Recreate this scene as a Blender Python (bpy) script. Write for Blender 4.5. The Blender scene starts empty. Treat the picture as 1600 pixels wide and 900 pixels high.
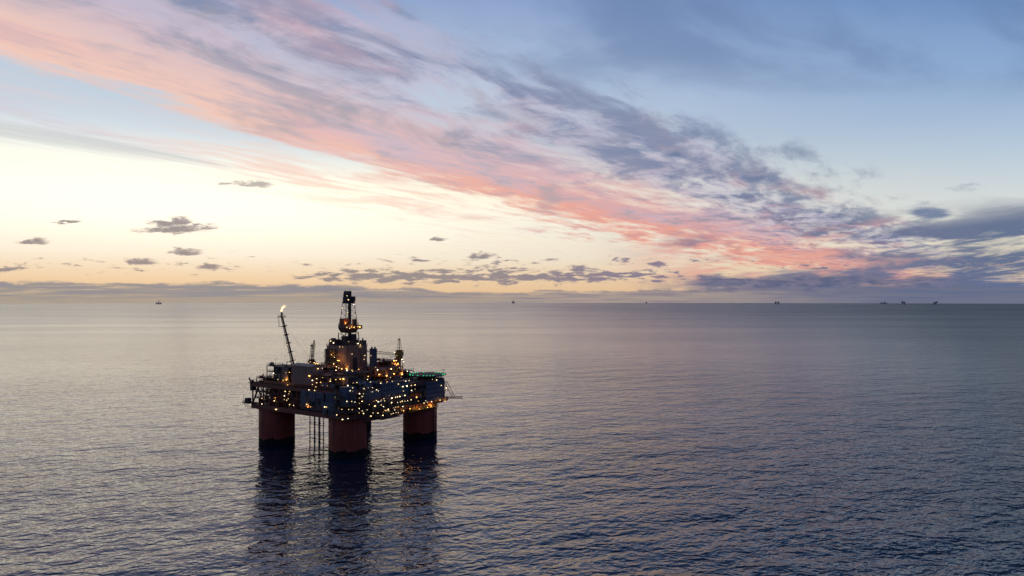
import bpy, bmesh, math, random
import numpy as np
from mathutils import Vector, Matrix

sc = bpy.context.scene
COL = sc.collection
R_EARTH = 6371000.0
EYE = 100.0

# ------------------------------------------------------------------ camera
cam_data = bpy.data.cameras.new("camera")
cam_data.sensor_width = 36.0
cam_data.lens = 36.0 * 1081.0 / 1600.0
cam_data.shift_y = 17.0 / 1600.0
cam_data.clip_start = 1.0
cam_data.clip_end = 200000.0
cam = bpy.data.objects.new("camera", cam_data)
cam.location = (0, 0, EYE)
cam.rotation_euler = (math.radians(90), 0, 0)
COL.objects.link(cam)
sc.camera = cam

sc.view_settings.view_transform = 'Standard'
sc.view_settings.look = 'None'
sc.view_settings.exposure = 0.0
sc.view_settings.gamma = 1.0
sc.view_settings.use_curve_mapping = False
sc.render.film_transparent = False
sc.cycles.max_bounces = 6
sc.cycles.sample_clamp_indirect = 4.0


# ------------------------------------------------------------------ node maths
def lin(r, g, b):
    def f(c):
        c /= 255.0
        return c / 12.92 if c <= 0.04045 else ((c + 0.055) / 1.055) ** 2.4
    return (f(r), f(g), f(b), 1.0)


class E:
    """a float socket with arithmetic"""
    nt = None

    def __init__(self, s):
        self.s = s

    @staticmethod
    def math(op, *a, clamp=False):
        n = E.nt.nodes.new('ShaderNodeMath')
        n.operation = op
        n.use_clamp = clamp
        for i, v in enumerate(a):
            if isinstance(v, E):
                E.nt.links.new(v.s, n.inputs[i])
            else:
                n.inputs[i].default_value = float(v)
        return E(n.outputs[0])

    def __add__(self, o): return E.math('ADD', self, o)
    def __radd__(self, o): return E.math('ADD', o, self)
    def __sub__(self, o): return E.math('SUBTRACT', self, o)
    def __rsub__(self, o): return E.math('SUBTRACT', o, self)
    def __mul__(self, o): return E.math('MULTIPLY', self, o)
    def __rmul__(self, o): return E.math('MULTIPLY', o, self)
    def __truediv__(self, o): return E.math('DIVIDE', self, o)
    def __rtruediv__(self, o): return E.math('DIVIDE', o, self)
    def __neg__(self): return E.math('MULTIPLY', self, -1.0)


def clamp01(a): return E.math('ADD', a, 0.0, clamp=True)
def emax(a, b): return E.math('MAXIMUM', a, b)
def emin(a, b): return E.math('MINIMUM', a, b)
def eabs(a): return E.math('ABSOLUTE', a)


def sstep(lo, hi, x):
    n = E.nt.nodes.new('ShaderNodeMapRange')
    n.interpolation_type = 'SMOOTHSTEP'
    for i, v in ((0, x), (1, lo), (2, hi), (3, 0.0), (4, 1.0)):
        if isinstance(v, E):
            E.nt.links.new(v.s, n.inputs[i])
        else:
            n.inputs[i].default_value = float(v)
    return E(n.outputs[0])


def gauss(x, c, w):
    d = (x - c) * (1.0 / w)
    return E.math('EXPONENT', -(d * d))


def vec(x, y, z=0.0):
    n = E.nt.nodes.new('ShaderNodeCombineXYZ')
    for i, v in enumerate((x, y, z)):
        if isinstance(v, E):
            E.nt.links.new(v.s, n.inputs[i])
        else:
            n.inputs[i].default_value = float(v)
    return n.outputs[0]


def split(sock):
    n = E.nt.nodes.new('ShaderNodeSeparateXYZ')
    E.nt.links.new(sock, n.inputs[0])
    return E(n.outputs[0]), E(n.outputs[1]), E(n.outputs[2])


def noise(v, scale=1.0, detail=4.0, rough=0.55, dist=0.0, dims='3D'):
    n = E.nt.nodes.new('ShaderNodeTexNoise')
    n.noise_dimensions = dims
    E.nt.links.new(v, n.inputs['Vector'])
    n.inputs['Scale'].default_value = scale
    n.inputs['Detail'].default_value = detail
    n.inputs['Roughness'].default_value = rough
    n.inputs['Distortion'].default_value = dist
    return E(n.outputs[0])


def ramp(x, stops, interp='EASE'):
    n = E.nt.nodes.new('ShaderNodeValToRGB')
    cr = n.color_ramp
    cr.interpolation = interp
    while len(cr.elements) < len(stops):
        cr.elements.new(0.5)
    for e, (p, c) in zip(cr.elements, stops):
        e.position = p
        e.color = c
    E.nt.links.new(x.s, n.inputs[0])
    return n.outputs[0]


def mixc(f, a, b):
    n = E.nt.nodes.new('ShaderNodeMix')
    n.data_type = 'RGBA'
    for sock, v in ((n.inputs[0], f), (n.inputs[6], a), (n.inputs[7], b)):
        if isinstance(v, E):
            E.nt.links.new(v.s, sock)
        elif isinstance(v, bpy.types.NodeSocket):
            E.nt.links.new(v, sock)
        else:
            sock.default_value = v
    return n.outputs[2]


# ------------------------------------------------------------------ the sky (world)
SUN_AZ, SUN_EL = -27.0, 1.5         # degrees; azimuth from +Y towards +X
world = bpy.data.worlds.new("World")
sc.world = world
world.use_nodes = True
nt = world.node_tree
E.nt = nt
for n in list(nt.nodes):
    nt.nodes.remove(n)
tc = nt.nodes.new('ShaderNodeTexCoord')
dx, dy, dz = split(tc.outputs['Generated'])
EL = E.math('ARCSINE', dz) * (180 / math.pi)
AZ = E.math('ARCTAN2', dx, dy) * (180 / math.pi)
fwd = sstep(0.10, 0.35, dy)                       # 1 in front of the drone
dys = emax(dy, 0.08)
U = dx / dys
V = dz / dys
SX = U * 1081 + 800.0                             # direction units: 1081 per tangent
SY = 467.0 - V * 1081

# clear air: elevation ramps, sunward / right of the sun / behind
ef = clamp01((EL + 2.0) * (1 / 92.0))
def eln(e): return (e + 2.0) / 92.0
sunward = ramp(ef, [
    (eln(-2), lin(178, 150, 122)), (eln(0.5), lin(230, 193, 152)), (eln(1.6), lin(234, 205, 167)),
    (eln(3.3), lin(233, 220, 199)), (eln(5.5), lin(228, 221, 203)), (eln(9), lin(222, 217, 197)),
    (eln(12.5), lin(194, 204, 212)), (eln(17), lin(189, 206, 227)), (eln(24), lin(142, 164, 206)),
    (eln(42), lin(54, 76, 124)), (eln(90), lin(26, 40, 78))], 'LINEAR')
side = ramp(ef, [
    (eln(-2), lin(100, 104, 130)), (eln(0.5), lin(210, 180, 155)), (eln(1.6), lin(226, 202, 168)),
    (eln(3.8), lin(228, 221, 200)), (eln(6.5), lin(212, 219, 220)), (eln(10), lin(180, 201, 222)),
    (eln(15), lin(138, 169, 210)), (eln(22), lin(90, 131, 187)), (eln(32), lin(38, 72, 126)), (eln(42), lin(26, 50, 96)),
    (eln(90), lin(22, 38, 74))], 'LINEAR')
behind = ramp(ef, [
    (eln(-2), lin(80, 88, 112)), (eln(2), lin(96, 100, 128)), (eln(10), lin(104, 114, 152)),
    (eln(30), lin(60, 78, 122)), (eln(90), lin(30, 46, 86))], 'LINEAR')
daz = eabs(AZ - SUN_AZ)
clear = mixc(sstep(22, 76, daz + emax(EL - 6.0, 0.0) * 0.30), sunward, side)
clear = mixc(sstep(64, 104, emax(daz, (AZ - SUN_AZ))), clear, behind)

# ---- high streaked cloud field, on a plane overhead; streaks run towards azimuth 31 deg
inv = 1.0 / emax(dz + 0.012, 0.012)
a31 = math.radians(31)
P = (dx * math.cos(a31) - dy * math.sin(a31)) * inv          # across the streaks
S = (dx * math.sin(a31) + dy * math.cos(a31)) * inv          # along them
w1 = noise(vec(S * 0.22, P * 0.5, 3.7), 1.0, 3.0, 0.5) - 0.5
w2 = noise(vec(S * 0.6, P * 0.6, 9.1), 1.0, 3.0, 0.5) - 0.5
w3 = noise(vec(S * 2.2, P * 2.2, 2.1), 1.0, 3.0, 0.5) - 0.5
Pw = P + w1 * 0.9 + w2 * 0.45 + w3 * 0.10
big = noise(vec(S * 0.30, Pw * 0.9, 0.3), 1.0, 3.0, 0.5)
mid = noise(vec(S * 0.95, Pw * 2.6, 5.0), 1.0, 6.0, 0.60)
fine = noise(vec(S * 1.6, Pw * 7.5, 1.0), 1.0, 6.0, 0.64)
tuft = noise(vec(S * 1.8 + w2 * 2.0, Pw * 2.6, 7.0), 1.0, 7.0, 0.64, 0.5)

# where the band lies (direction space), lower edge line and upper edge line
lowY = 92.0 + SX * 0.335 - emax(SX - 600.0, 0.0) * 0.07 - emax(SX - 900.0, 0.0) * 0.085
upY = emin(SX * 0.40 - 250.0, 222.0 + (SX - 900.0) * 0.24)
inband = sstep(30.0, -46.0, SY - lowY - (w1 * 90.0) - (mid - 0.5) * 50.0) * sstep(-70.0, 70.0, SY - upY + w2 * 90.0)
# depth in the band: 0 at the sunlit lower edge, 1 at the upper edge
dep = clamp01((lowY - SY) / emax(lowY - upY, 40.0))
right = sstep(820.0, 1350.0, SX)
cov = big * 0.32 + mid * 0.36 + tuft * 0.07 + fine * 0.25
dA = sstep(0.41, 0.58, cov + (inband - 1.0) * 0.20 + 0.026 - right * 0.018 + gauss(dep, 0.16, 0.18) * 0.045 + sstep(700.0, 100.0, SX) * 0.012) * sstep(0.02, 0.35, inband) * (1.0 - sstep(0.45, 0.95, dep) * right * 0.38)
thick = sstep(0.43, 0.58, mid * 0.40 + tuft * 0.45 + fine * 0.15 + (dep - 0.5) * 0.10)
salmon = mixc(sstep(300, 1100, SX), lin(246, 203, 186), lin(238, 158, 138))
mauve = mixc(right, lin(180, 174, 186), lin(136, 133, 154))
slate = mixc(right, lin(136, 146, 176), lin(96, 112, 148))
shade = mixc(sstep(0.25, 0.75, dep + (tuft - 0.5) * 0.9), mauve, slate)
warm = sstep(0.60, 0.10, dep + (fine - 0.5) * 0.25 + (big - 0.5) * 0.8 + thick * 0.12)
colA = mixc(warm, mixc(thick, mixc(right, lin(200, 188, 206), lin(190, 184, 204)), shade), mixc(thick * 0.34, salmon, mauve))
pinkfl = sstep(0.50, 0.66, noise(vec(S * 0.8, Pw * 1.6, 22.0), 1.0, 4.0, 0.55))
colA = mixc(pinkfl * 0.36, colA, mixc(right, lin(236, 184, 186), lin(222, 146, 146)))

# soft grey-brown lumps inside the band
lump = noise(vec(U * 7.0 + w2 * 0.8, V * 13.0 + U * 4.0, 31.0), 1.0, 5.0, 0.52, 0.2)
dL = sstep(0.56, 0.70, lump) * inband * sstep(1150.0, 800.0, SX) * sstep(150.0, 350.0, SX)

# loose dark tufts along the upper right edge of the band
tzone = gauss(SX, 1120.0, 190.0) * gauss(SY - (SX - 1120.0) * 0.18, 266.0, 42.0)
tzone = emax(tzone, gauss(SX + w2 * 60.0, 1500.0, 75.0) * gauss(SY + (SX - 1500.0) * 0.22, 296.0, 17.0) * 1.02)
tzone = emax(tzone, gauss(SX, 1452.0, 34.0) * gauss(SY, 334.0, 11.0) * 1.1)
tn = noise(vec(U * 9.0 + w2 * 1.2, V * 19.0 + w1, 2.0), 1.0, 7.0, 0.58, 0.5)
dT = sstep(0.58, 0.80, tn * 1.05 + tzone * 0.28 - 0.11) * sstep(0.12, 0.4, tzone)
colT = mixc(sstep(0.45, 0.62, tuft), lin(104, 122, 156), lin(148, 148, 170))

# the low dense clouds on the right, layered
rn = noise(vec(U * 5.0 + w2 * 0.5, V * 30.0 - U * 3.0, 4.0), 1.0, 7.0, 0.60, 0.25)
rtop = 350.0 - (SX - 1350.0) * 0.08
rz = sstep(900.0, 1180.0, SX + (430.0 - SY) * 0.4) * sstep(-30.0, 30.0, SY - rtop + (rn - 0.5) * 70.0)
dR = rz * sstep(0.44, 0.58, rn + 0.035 + sstep(1350, 1650, SX) * 0.03 - gauss(SY, 385.0, 14.0) * gauss(SX, 1390.0, 150.0) * 0.07)
rp = noise(vec(U * 6.0, V * 26.0 - U * 2.0, 14.0), 1.0, 6.0, 0.62)
pk = sstep(0.38, 0.58, rp + 0.02 + (SX - 1200.0) * 0.00055 - gauss(SY, 400.0, 30.0) * 0.05)
colR = mixc(pk, lin(226, 164, 152), lin(108, 116, 146))
colR = mixc(sstep(1330, 1600, SX) * 0.8, colR, lin(86, 106, 142))

# faint blue veil high on the right, wisps low on the left
vn = noise(vec(S * 0.7 + P * 0.5, P * 1.6 - S * 0.5, 11.0), 1.0, 6.0, 0.55, 0.3)
veil = sstep(0.36, 0.62, vn) * sstep(0.27, 0.38, V + (vn - 0.5) * 0.10) * sstep(560, 1000, SX)
lw = noise(vec(S * 0.30, P * 6.0, 17.0), 1.0, 5.0, 0.6)
wz = gauss(SY - (203.0 + SX * 0.15), 0.0, 15.0) * sstep(480.0, 150.0, SX)
dW = sstep(0.42, 0.72, lw + wz * 0.22 - 0.02) * sstep(0.1, 0.5, wz)
wz2 = gauss(SY - (158.0 + SX * 0.24), 0.0, 42.0) * sstep(1000.0, 600.0, SX)
dW2 = sstep(0.46, 0.66, mid * 0.55 + fine * 0.45 + wz2 * 0.05) * wz2

# small dark cumulus low over the sea: flat-based puffs in rows that shrink towards the horizon
pinv = 1.0 / emax(dz + 0.03, 0.02)
cx_, cy_ = dx * pinv, dy * pinv
pn = noise(vec(U * 36.0, V * 150.0, 6.0), 1.0, 7.0, 0.60, 0.2)
pn2 = noise(vec(U * 10.0, V * 50.0, 16.0), 1.0, 6.0, 0.58)
pw = noise(vec(U * 46.0, V * 90.0, 3.0), 1.0, 6.0, 0.62) - 0.5
pz = gauss(SY, 431.0, 15.0) * (0.10 + 0.90 * sstep(390.0, 560.0, SX) * sstep(1150.0, 980.0, SX))
pz = emax(pz, gauss(SY, 414.0, 18.0) * 0.40)
dP = sstep(0.54, 0.66, pn * 0.66 + pn2 * 0.34 + pz * 0.20 - 0.055) * sstep(0.04, 0.22, pz)
SXw = SX + (pn2 - 0.5) * 70.0 + pw * 34.0
SYw = SY + (pn - 0.5) * 15.0 + pw * 9.0
spots = None
for (cx, cy, hw, hh) in ((270, 361, 66, 8), (252, 351, 30, 5.5), (283, 348, 22, 9), (322, 356, 26, 6), (291, 395, 32, 6.5), (223, 411, 26, 7),
                         (330, 419, 26, 6), (53, 379, 25, 6), (12, 421, 30, 6), (392, 289, 30, 7), (684, 375, 12, 6), (752, 402, 24, 6),
                         (905, 421, 14, 7), (975, 408, 16, 5), (352, 288, 14, 5), (1030, 415, 15, 5), (655, 407, 18, 4), (100, 347, 20, 4)):
    ex = (SXw - cx) * (1.0 / hw)
    ey = (SYw - cy) * (1.0 / hh)
    ey = emax(ey * 1.7, ey * -0.8)                # flat base, domed top
    f = 1.0 - ex * ex - ey * ey
    spots = f if spots is None else emax(spots, f)
dS = sstep(-0.25, 0.95, spots + pw * 2.2)
dP = emax(dP, dS)
colP = mixc(sstep(650, 1050, SX), lin(146, 136, 138), lin(128, 118, 142))
colP = mixc(sstep(0.85, 0.30, dP), colP, lin(196, 176, 160))
colP = mixc(sstep(330.0, 290.0, SY) * 0.6, colP, lin(206, 198, 190))

# the bank on the horizon
bn = noise(vec(U * 8.0, V * 170.0, 8.0), 1.0, 7.0, 0.62)
bn2 = noise(vec(U * 13.0, V * 52.0, 18.0), 1.0, 6.0, 0.60)
btop = 441.0 + sstep(120.0, 700.0, SX) * 7.0 + sstep(560.0, 800.0, SX) * 7.0 * sstep(1160.0, 1000.0, SX)
dB = sstep(-2.5, 3.0, SY - btop + (bn2 - 0.5) * 32.0 + (bn - 0.5) * 10.0)
colB = mixc(sstep(300.0, 1050.0, SX), lin(146, 145, 150), lin(142, 130, 140))
colB = mixc(sstep(980.0, 1450.0, SX), colB, lin(100, 110, 138))
lowB = mixc(sstep(250, 1000, SX), lin(172, 160, 144), lin(172, 156, 146))
lowB = mixc(sstep(950.0, 1450.0, SX), lowB, lin(112, 116, 138))
colB = mixc(sstep(0.40, 0.62, bn + sstep(450.0, 476.0, SY) * 0.14 - 0.03), colB, lowB)
colB = mixc(sstep(0.54, 0.66, bn) * sstep(470.0, 452.0, SY) * 0.7 * sstep(1250.0, 900.0, SX), colB, lin(216, 192, 166))
# darker roll cloud over the right part of the bank
kz = sstep(1020.0, 1110.0, SX + (bn2 - 0.5) * 200.0) * sstep(1580.0, 1400.0, SX + (bn2 - 0.5) * 200.0)
dK = kz * sstep(-6.0, 3.0, SY - 433.0 + (bn2 - 0.5) * 34.0 + (pn - 0.5) * 16.0) * sstep(7.0, -5.0, SY - 449.0 + (bn2 - 0.5) * 26.0 + (SX - 1250.0) * 0.015 + (pn - 0.5) * 14.0)
colK = mixc(sstep(0.4, 0.62, pn), lin(92, 100, 130), lin(120, 118, 142))

# the air round the hidden sun is brighter than the film can hold
gain = 1.0 + gauss(daz, 0.0, 32.0) * gauss(EL, 7.8, 4.3) * 0.70
gm_ = nt.nodes.new('ShaderNodeVectorMath')
gm_.operation = 'SCALE'
nt.links.new(clear, gm_.inputs[0])
nt.links.new(gain.s, gm_.inputs['Scale'])
sky = gm_.outputs[0]
sky = mixc(veil * 0.62, sky, lin(102, 127, 170))
sky = mixc(dW * 0.6, sky, lin(196, 200, 200))
sky = mixc(dW2 * 0.75, sky, mixc(sstep(0.45, 0.6, big), lin(248, 208, 192), lin(214, 206, 216)))
sky = mixc(dA, sky, colA)
sky = mixc(dL * 0.55, sky, lin(170, 162, 170))
sky = mixc(dR * 0.95, sky, colR)
sky = mixc(dT * 0.9, sky, colT)
sky = mixc(dP * 0.92, sky, colP)
sky = mixc(dB, sky, colB)
sky = mixc(dK * 0.95, sky, colK)

# the rest of the sky, behind the drone: broken dusk cloud, no hand-placed shapes
gen = sstep(0.46, 0.72, big * 0.5 + mid * 0.5) * sstep(0.0, 0.12, dz)
sky_back = mixc(gen * 0.6, clear, lin(96, 104, 140))
sky = mixc(fwd, sky_back, sky)

nish = nt.nodes.new('ShaderNodeTexSky')
nish.sky_type = 'NISHITA'
nish.sun_disc = False
nish.sun_elevation = math.radians(SUN_EL)
nish.sun_rotation = math.radians(SUN_AZ)
bgN = nt.nodes.new('ShaderNodeBackground')
nt.links.new(nish.outputs[0], bgN.inputs[0])
bgN.inputs[1].default_value = 0.05
bgS = nt.nodes.new('ShaderNodeBackground')
nt.links.new(sky, bgS.inputs[0])
bgS.inputs[1].default_value = 1.0
addb = nt.nodes.new('ShaderNodeMixShader')
addb.inputs[0].default_value = 0.98
nt.links.new(bgN.outputs[0], addb.inputs[1])
nt.links.new(bgS.outputs[0], addb.inputs[2])
outw = nt.nodes.new('ShaderNodeOutputWorld')
nt.links.new(addb.outputs[0], outw.inputs[0])

sun = bpy.data.lights.new("sun", 'SUN')
sun.energy = 0.045
sun.angle = math.radians(62)
sun.color = (1.0, 0.84, 0.62)
so = bpy.data.objects.new("sun", sun)
az, el = math.radians(SUN_AZ), math.radians(SUN_EL + 5.0)
sd = Vector((math.sin(az) * math.cos(el), math.cos(az) * math.cos(el), math.sin(el)))
so.rotation_euler = (-sd).to_track_quat('-Z', 'Y').to_euler()
so.location = (0, 0, 400)
COL.objects.link(so)
# ------------------------------------------------------------------ the sea
def new_mat(name):
    m = bpy.data.materials.new(name)
    m.use_nodes = True
    for n in list(m.node_tree.nodes):
        m.node_tree.nodes.remove(n)
    E.nt = m.node_tree
    out = m.node_tree.nodes.new('ShaderNodeOutputMaterial')
    return m, m.node_tree, out


def sea_material():
    m, t, out = new_mat("sea_water")
    geo = t.nodes.new('ShaderNodeNewGeometry')
    X, Y, Z = split(geo.outputs['Position'])
    dist = E.math('SQRT', X * X + Y * Y)
    gust = noise(vec(X * 0.0011, Y * 0.0016, 0.0), 1.0, 4.0, 0.55)
    gust2 = noise(vec(X * 0.00016, Y * 0.0005, 4.0), 1.0, 3.0, 0.5)
    amp = 0.52 + sstep(0.32, 0.68, gust) * 0.54 + (gust2 - 0.5) * 1.2
    rgt = sstep(-0.14, 0.60, X / (Y + 300.0))      # breeze freshens towards +X; the mask also sets the painted sheen
    far_ = sstep(math.log(380.0), math.log(9000.0), E.math('LOGARITHM', dist, math.e))
    amp = amp * (0.60 + rgt * 0.65) * (1.0 - far_ * 0.80) * (1.0 + (1.0 - rgt * 0.6) * sstep(620.0, 250.0, Y) * 0.85)

    def height(ox, oy):
        x, y = X + ox, Y + oy
        wx = x * 0.94 + y * 0.34
        wy = y * 0.94 - x * 0.34
        h = noise(vec(wx * 0.020, wy * 0.034, 1.0), 1.0, 1.0, 0.5) * 4.6
        h = h + noise(vec(wx * 0.085, wy * 0.125, 2.0), 1.0, 2.0, 0.5, 0.4) * 2.5
        x2 = x * 0.90 - y * 0.44
        y2 = y * 0.90 + x * 0.44
        h = h + noise(vec(x2 * 0.26, y2 * 0.36, 3.0), 1.0, 3.0, 0.62, 0.3) * 0.46
        rg = noise(vec(wx * 0.15 + 7.0, wy * 0.21, 5.0), 1.0, 2.0, 0.5, 0.5)
        h = h - eabs(rg - 0.5) * 1.5
        return h
    eps = 0.25
    streak = noise(vec(X * 0.0005 + Y * 0.0001, Y * 0.0030, 9.0), 1.0, 5.0, 0.6) - 0.5
    h0 = height(0.0, 0.0)
    hx = height(eps, 0.0)
    hy = height(0.0, eps)
    k = amp * (1.0 / eps)
    nx = (h0 - hx) * k * 0.56
    ny = (h0 - hy) * k
    vn = t.nodes.new('ShaderNodeVectorMath')
    vn.operation = 'NORMALIZE'
    t.links.new(vec(nx, ny, 1.0), vn.inputs[0])
    p = t.nodes.new('ShaderNodeBsdfPrincipled')
    p.inputs['Base Color'].default_value = (0.0008, 0.024, 0.052, 1)
    p.inputs['IOR'].default_value = 1.45
    t.links.new((1.5 - rgt * 1.44).s, p.inputs['Specular IOR Level'])  # reflectance boosted towards -X and cut towards +X, imitating uneven glare on the water
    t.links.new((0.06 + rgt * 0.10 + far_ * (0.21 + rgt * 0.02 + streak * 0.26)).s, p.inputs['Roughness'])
    t.links.new(vn.outputs[0], p.inputs['Normal'])
    t.links.new(p.outputs[0], out.inputs[0])
    return m


def build_sea():
    rs = [0.0] + list(np.geomspace(40.0, 60000.0, 150))
    nseg = 512
    vs, fs = [(0.0, 0.0, 0.0)], []
    for r in rs[1:]:
        z = -r * r / (2 * R_EARTH)
        for i in range(nseg):
            a = 2 * math.pi * i / nseg
            vs.append((r * math.sin(a), r * math.cos(a), z))
    for i in range(nseg):
        fs.append((0, 1 + (i + 1) % nseg, 1 + i))
    for k in range(len(rs) - 2):
        b0, b1 = 1 + k * nseg, 1 + (k + 1) * nseg
        for i in range(nseg):
            j = (i + 1) % nseg
            fs.append((b0 + i, b0 + j, b1 + j, b1 + i))
    me = bpy.data.meshes.new("sea")
    me.from_pydata(vs, [], fs)
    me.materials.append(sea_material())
    o = bpy.data.objects.new("sea", me)
    o['kind'] = 'structure'
    o['label'] = "open sea of dark choppy water reaching to the horizon"
    o['category'] = "sea"
    COL.objects.link(o)
    return o


sea = build_sea()
# ------------------------------------------------------------------ mesh building helpers
random.seed(11)


class MB:
    def __init__(self):
        self.v, self.f, self.s = [], [], []

    def add(self, vs, fs, smooth=False):
        b = len(self.v)
        self.v.extend(vs)
        self.f.extend([tuple(i + b for i in f) for f in fs])
        self.s.extend([smooth] * len(fs))
        return self

    def box(self, x0, x1, y0, y1, z0, z1):
        vs = [(x, y, z) for z in (z0, z1) for y in (y0, y1) for x in (x0, x1)]
        return self.add(vs, [(0, 2, 3, 1), (4, 5, 7, 6), (0, 1, 5, 4), (1, 3, 7, 5), (3, 2, 6, 7), (2, 0, 4, 6)])

    def tube(self, p, q, r, n=6, r2=None):
        p, q = Vector(p), Vector(q)
        d = q - p
        if d.length < 1e-6:
            return self
        d.normalize()
        u = d.orthogonal().normalized()
        w = d.cross(u)
        r2 = r if r2 is None else r2
        vs = []
        for c, rr in ((p, r), (q, r2)):
            for i in range(n):
                a = 2 * math.pi * (i + 0.5) / n
                vs.append(tuple(c + u * (rr * math.cos(a)) + w * (rr * math.sin(a))))
        b = len(self.v)
        self.add(vs, [(i, (i + 1) % n, n + (i + 1) % n, n + i) for i in range(n)], n > 6)
        self.add([], [])
        self.f.append(tuple(b + i for i in reversed(range(n))))
        self.f.append(tuple(b + n + i for i in range(n)))
        self.s.extend([False, False])
        return self

    def prism(self, poly, z0, z1, poly2=None):
        n = len(poly)
        poly2 = poly2 or poly
        vs = [(x, y, z0) for x, y in poly] + [(x, y, z1) for x, y in poly2]
        fs = [(i, (i + 1) % n, n + (i + 1) % n, n + i) for i in range(n)]
        fs += [tuple(reversed(range(n))), tuple(range(n, 2 * n))]
        return self.add(vs, fs)

    def path(self, pts, r, n=6):
        for a, b in zip(pts, pts[1:]):
            self.tube(a, b, r, n)
        return self

    def ribs_y(self, x0, x1, y, z0, z1, step, w, d):
        x = x0
        while x <= x1 + 1e-6:
            self.box(x - w / 2, x + w / 2, y - d, y + 0.02, z0, z1)
            x += step
        return self

    def ribs_x(self, y0, y1, x, z0, z1, step, w, d):
        y = y0
        while y <= y1 + 1e-6:
            self.box(x - 0.02, x + d, y - w / 2, y + w / 2, z0, z1)
            y += step
        return self

    def rail(self, pts, z, h=1.1, step=2.5, r=0.06, closed=False):
        pts = list(pts) + ([pts[0]] if closed else [])
        for (ax, ay), (bx, by) in zip(pts, pts[1:]):
            L = math.hypot(bx - ax, by - ay)
            n = max(1, int(L / step))
            for k in (0.5, 1.0):
                self.tube((ax, ay, z + h * k), (bx, by, z + h * k), r, 4)
            for i in range(n + 1):
                t = i / n
                x, y = ax + (bx - ax) * t, ay + (by - ay) * t
                self.tube((x, y, z - 0.05), (x, y, z + h), r, 4)
        return self

    def build(self, name, m, parent=None, loc=None):
        me = bpy.data.meshes.new(name)
        me.from_pydata(self.v, [], self.f)
        me.polygons.foreach_set('use_smooth', self.s)
        me.materials.append(m)
        me.update()
        o = bpy.data.objects.new(name, me)
        if parent is not None:
            o.parent = parent
        if loc is not None:
            o.location = loc
        COL.objects.link(o)
        return o


def circle(cx, cy, r, n, a0=0.0):
    return [(cx + r * math.cos(a0 + 2 * math.pi * i / n), cy + r * math.sin(a0 + 2 * math.pi * i / n)) for i in range(n)]


def square(cx, cy, hx, hy=None):
    hy = hx if hy is None else hy
    return [(cx - hx, cy - hy), (cx + hx, cy - hy), (cx + hx, cy + hy), (cx - hx, cy + hy)]


# ------------------------------------------------------------------ materials
def paint(name, col, rough=0.55, var=0.35, streak=True, rust=0.0, metal=0.0):
    m, t, out = new_mat(name)
    c = t.nodes.new('ShaderNodeTexCoord')
    x, y, z = split(c.outputs['Object'])
    n1 = noise(vec(x * 0.9, y * 0.9, z * (0.10 if streak else 0.9)), 1.0, 5.0, 0.6)
    n2 = noise(vec(x * 0.25, y * 0.25, z * 0.25), 1.0, 4.0, 0.55)
    f = clamp01((n1 - 0.5) * 1.6 + (n2 - 0.5) * 1.2 + 0.5)
    dark = tuple(k * (1 - var) for k in col) + (1,)
    lite = tuple(min(0.9, k * (1 + var * 0.6)) for k in col) + (1,)
    base = mixc(f, dark, lite)
    if rust:
        base = mixc(sstep(0.58, 0.72, n1 * 0.6 + n2 * 0.4) * rust, base, (0.10, 0.035, 0.015, 1))
    p = t.nodes.new('ShaderNodeBsdfPrincipled')
    t.links.new(base, p.inputs['Base Color'])
    p.inputs['Roughness'].default_value = rough
    p.inputs['Metallic'].default_value = metal
    t.links.new(p.outputs[0], out.inputs[0])
    return m


def glow(name, col, strength):
    m, t, out = new_mat(name)
    e = t.nodes.new('ShaderNodeEmission')
    e.inputs[0].default_value = col + (1,)
    e.inputs[1].default_value = strength
    t.links.new(e.outputs[0], out.inputs[0])
    return m


M = {
    'column': paint('column_red_paint', (0.31, 0.056, 0.026), 0.65, 0.5, rust=0.6),
    'tide': paint('wet_marine_growth', (0.006, 0.006, 0.006), 0.95, 0.4),
    'red': paint('truss_red_paint', (0.18, 0.045, 0.03), 0.6, 0.35, rust=0.4),
    'orange': paint('pipe_orange_paint', (0.34, 0.11, 0.05), 0.55, 0.35, rust=0.3),
    'dark': paint('dark_steel', (0.035, 0.034, 0.036), 0.6, 0.4),
    'steel': paint('grey_steel', (0.095, 0.08, 0.07), 0.5, 0.35, rust=0.35),
    'blue': paint('slate_blue_cladding', (0.085, 0.12, 0.18), 0.5, 0.25, rust=0.1),
    'bluelight': paint('pale_blue_cladding', (0.14, 0.175, 0.215), 0.5, 0.25, rust=0.1),
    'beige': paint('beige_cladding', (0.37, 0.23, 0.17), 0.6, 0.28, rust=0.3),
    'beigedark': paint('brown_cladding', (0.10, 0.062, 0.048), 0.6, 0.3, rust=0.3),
    'yellow': paint('crane_yellow_paint', (0.42, 0.26, 0.06), 0.5, 0.3, rust=0.3),
    'grey': paint('pale_grey_paint', (0.24, 0.19, 0.16), 0.5, 0.3, rust=0.25),
    'deckgreen': paint('helideck_surface', (0.05, 0.09, 0.07), 0.8, 0.3, streak=False),
    'glass': paint('dark_window_glass', (0.02, 0.024, 0.03), 0.12, 0.2),
    'lamp': glow('warm_lamp', (1.0, 0.74, 0.34), 5.0),
    'white': glow('white_lamp', (1.0, 0.85, 0.54), 5.5),
    'lampmid': glow('warm_lamp_mid', (1.0, 0.70, 0.30), 2.6),
    'lampdim': glow('warm_lamp_dim', (1.0, 0.62, 0.24), 1.3),
    'flood': glow('amber_floodlight', (1.0, 0.52, 0.12), 5.0),
    'green': glow('green_lamp', (0.03, 1.0, 0.36), 1.2),
    'flame': glow('gas_flame', (1.0, 0.60, 0.34), 2.2),
}
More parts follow.
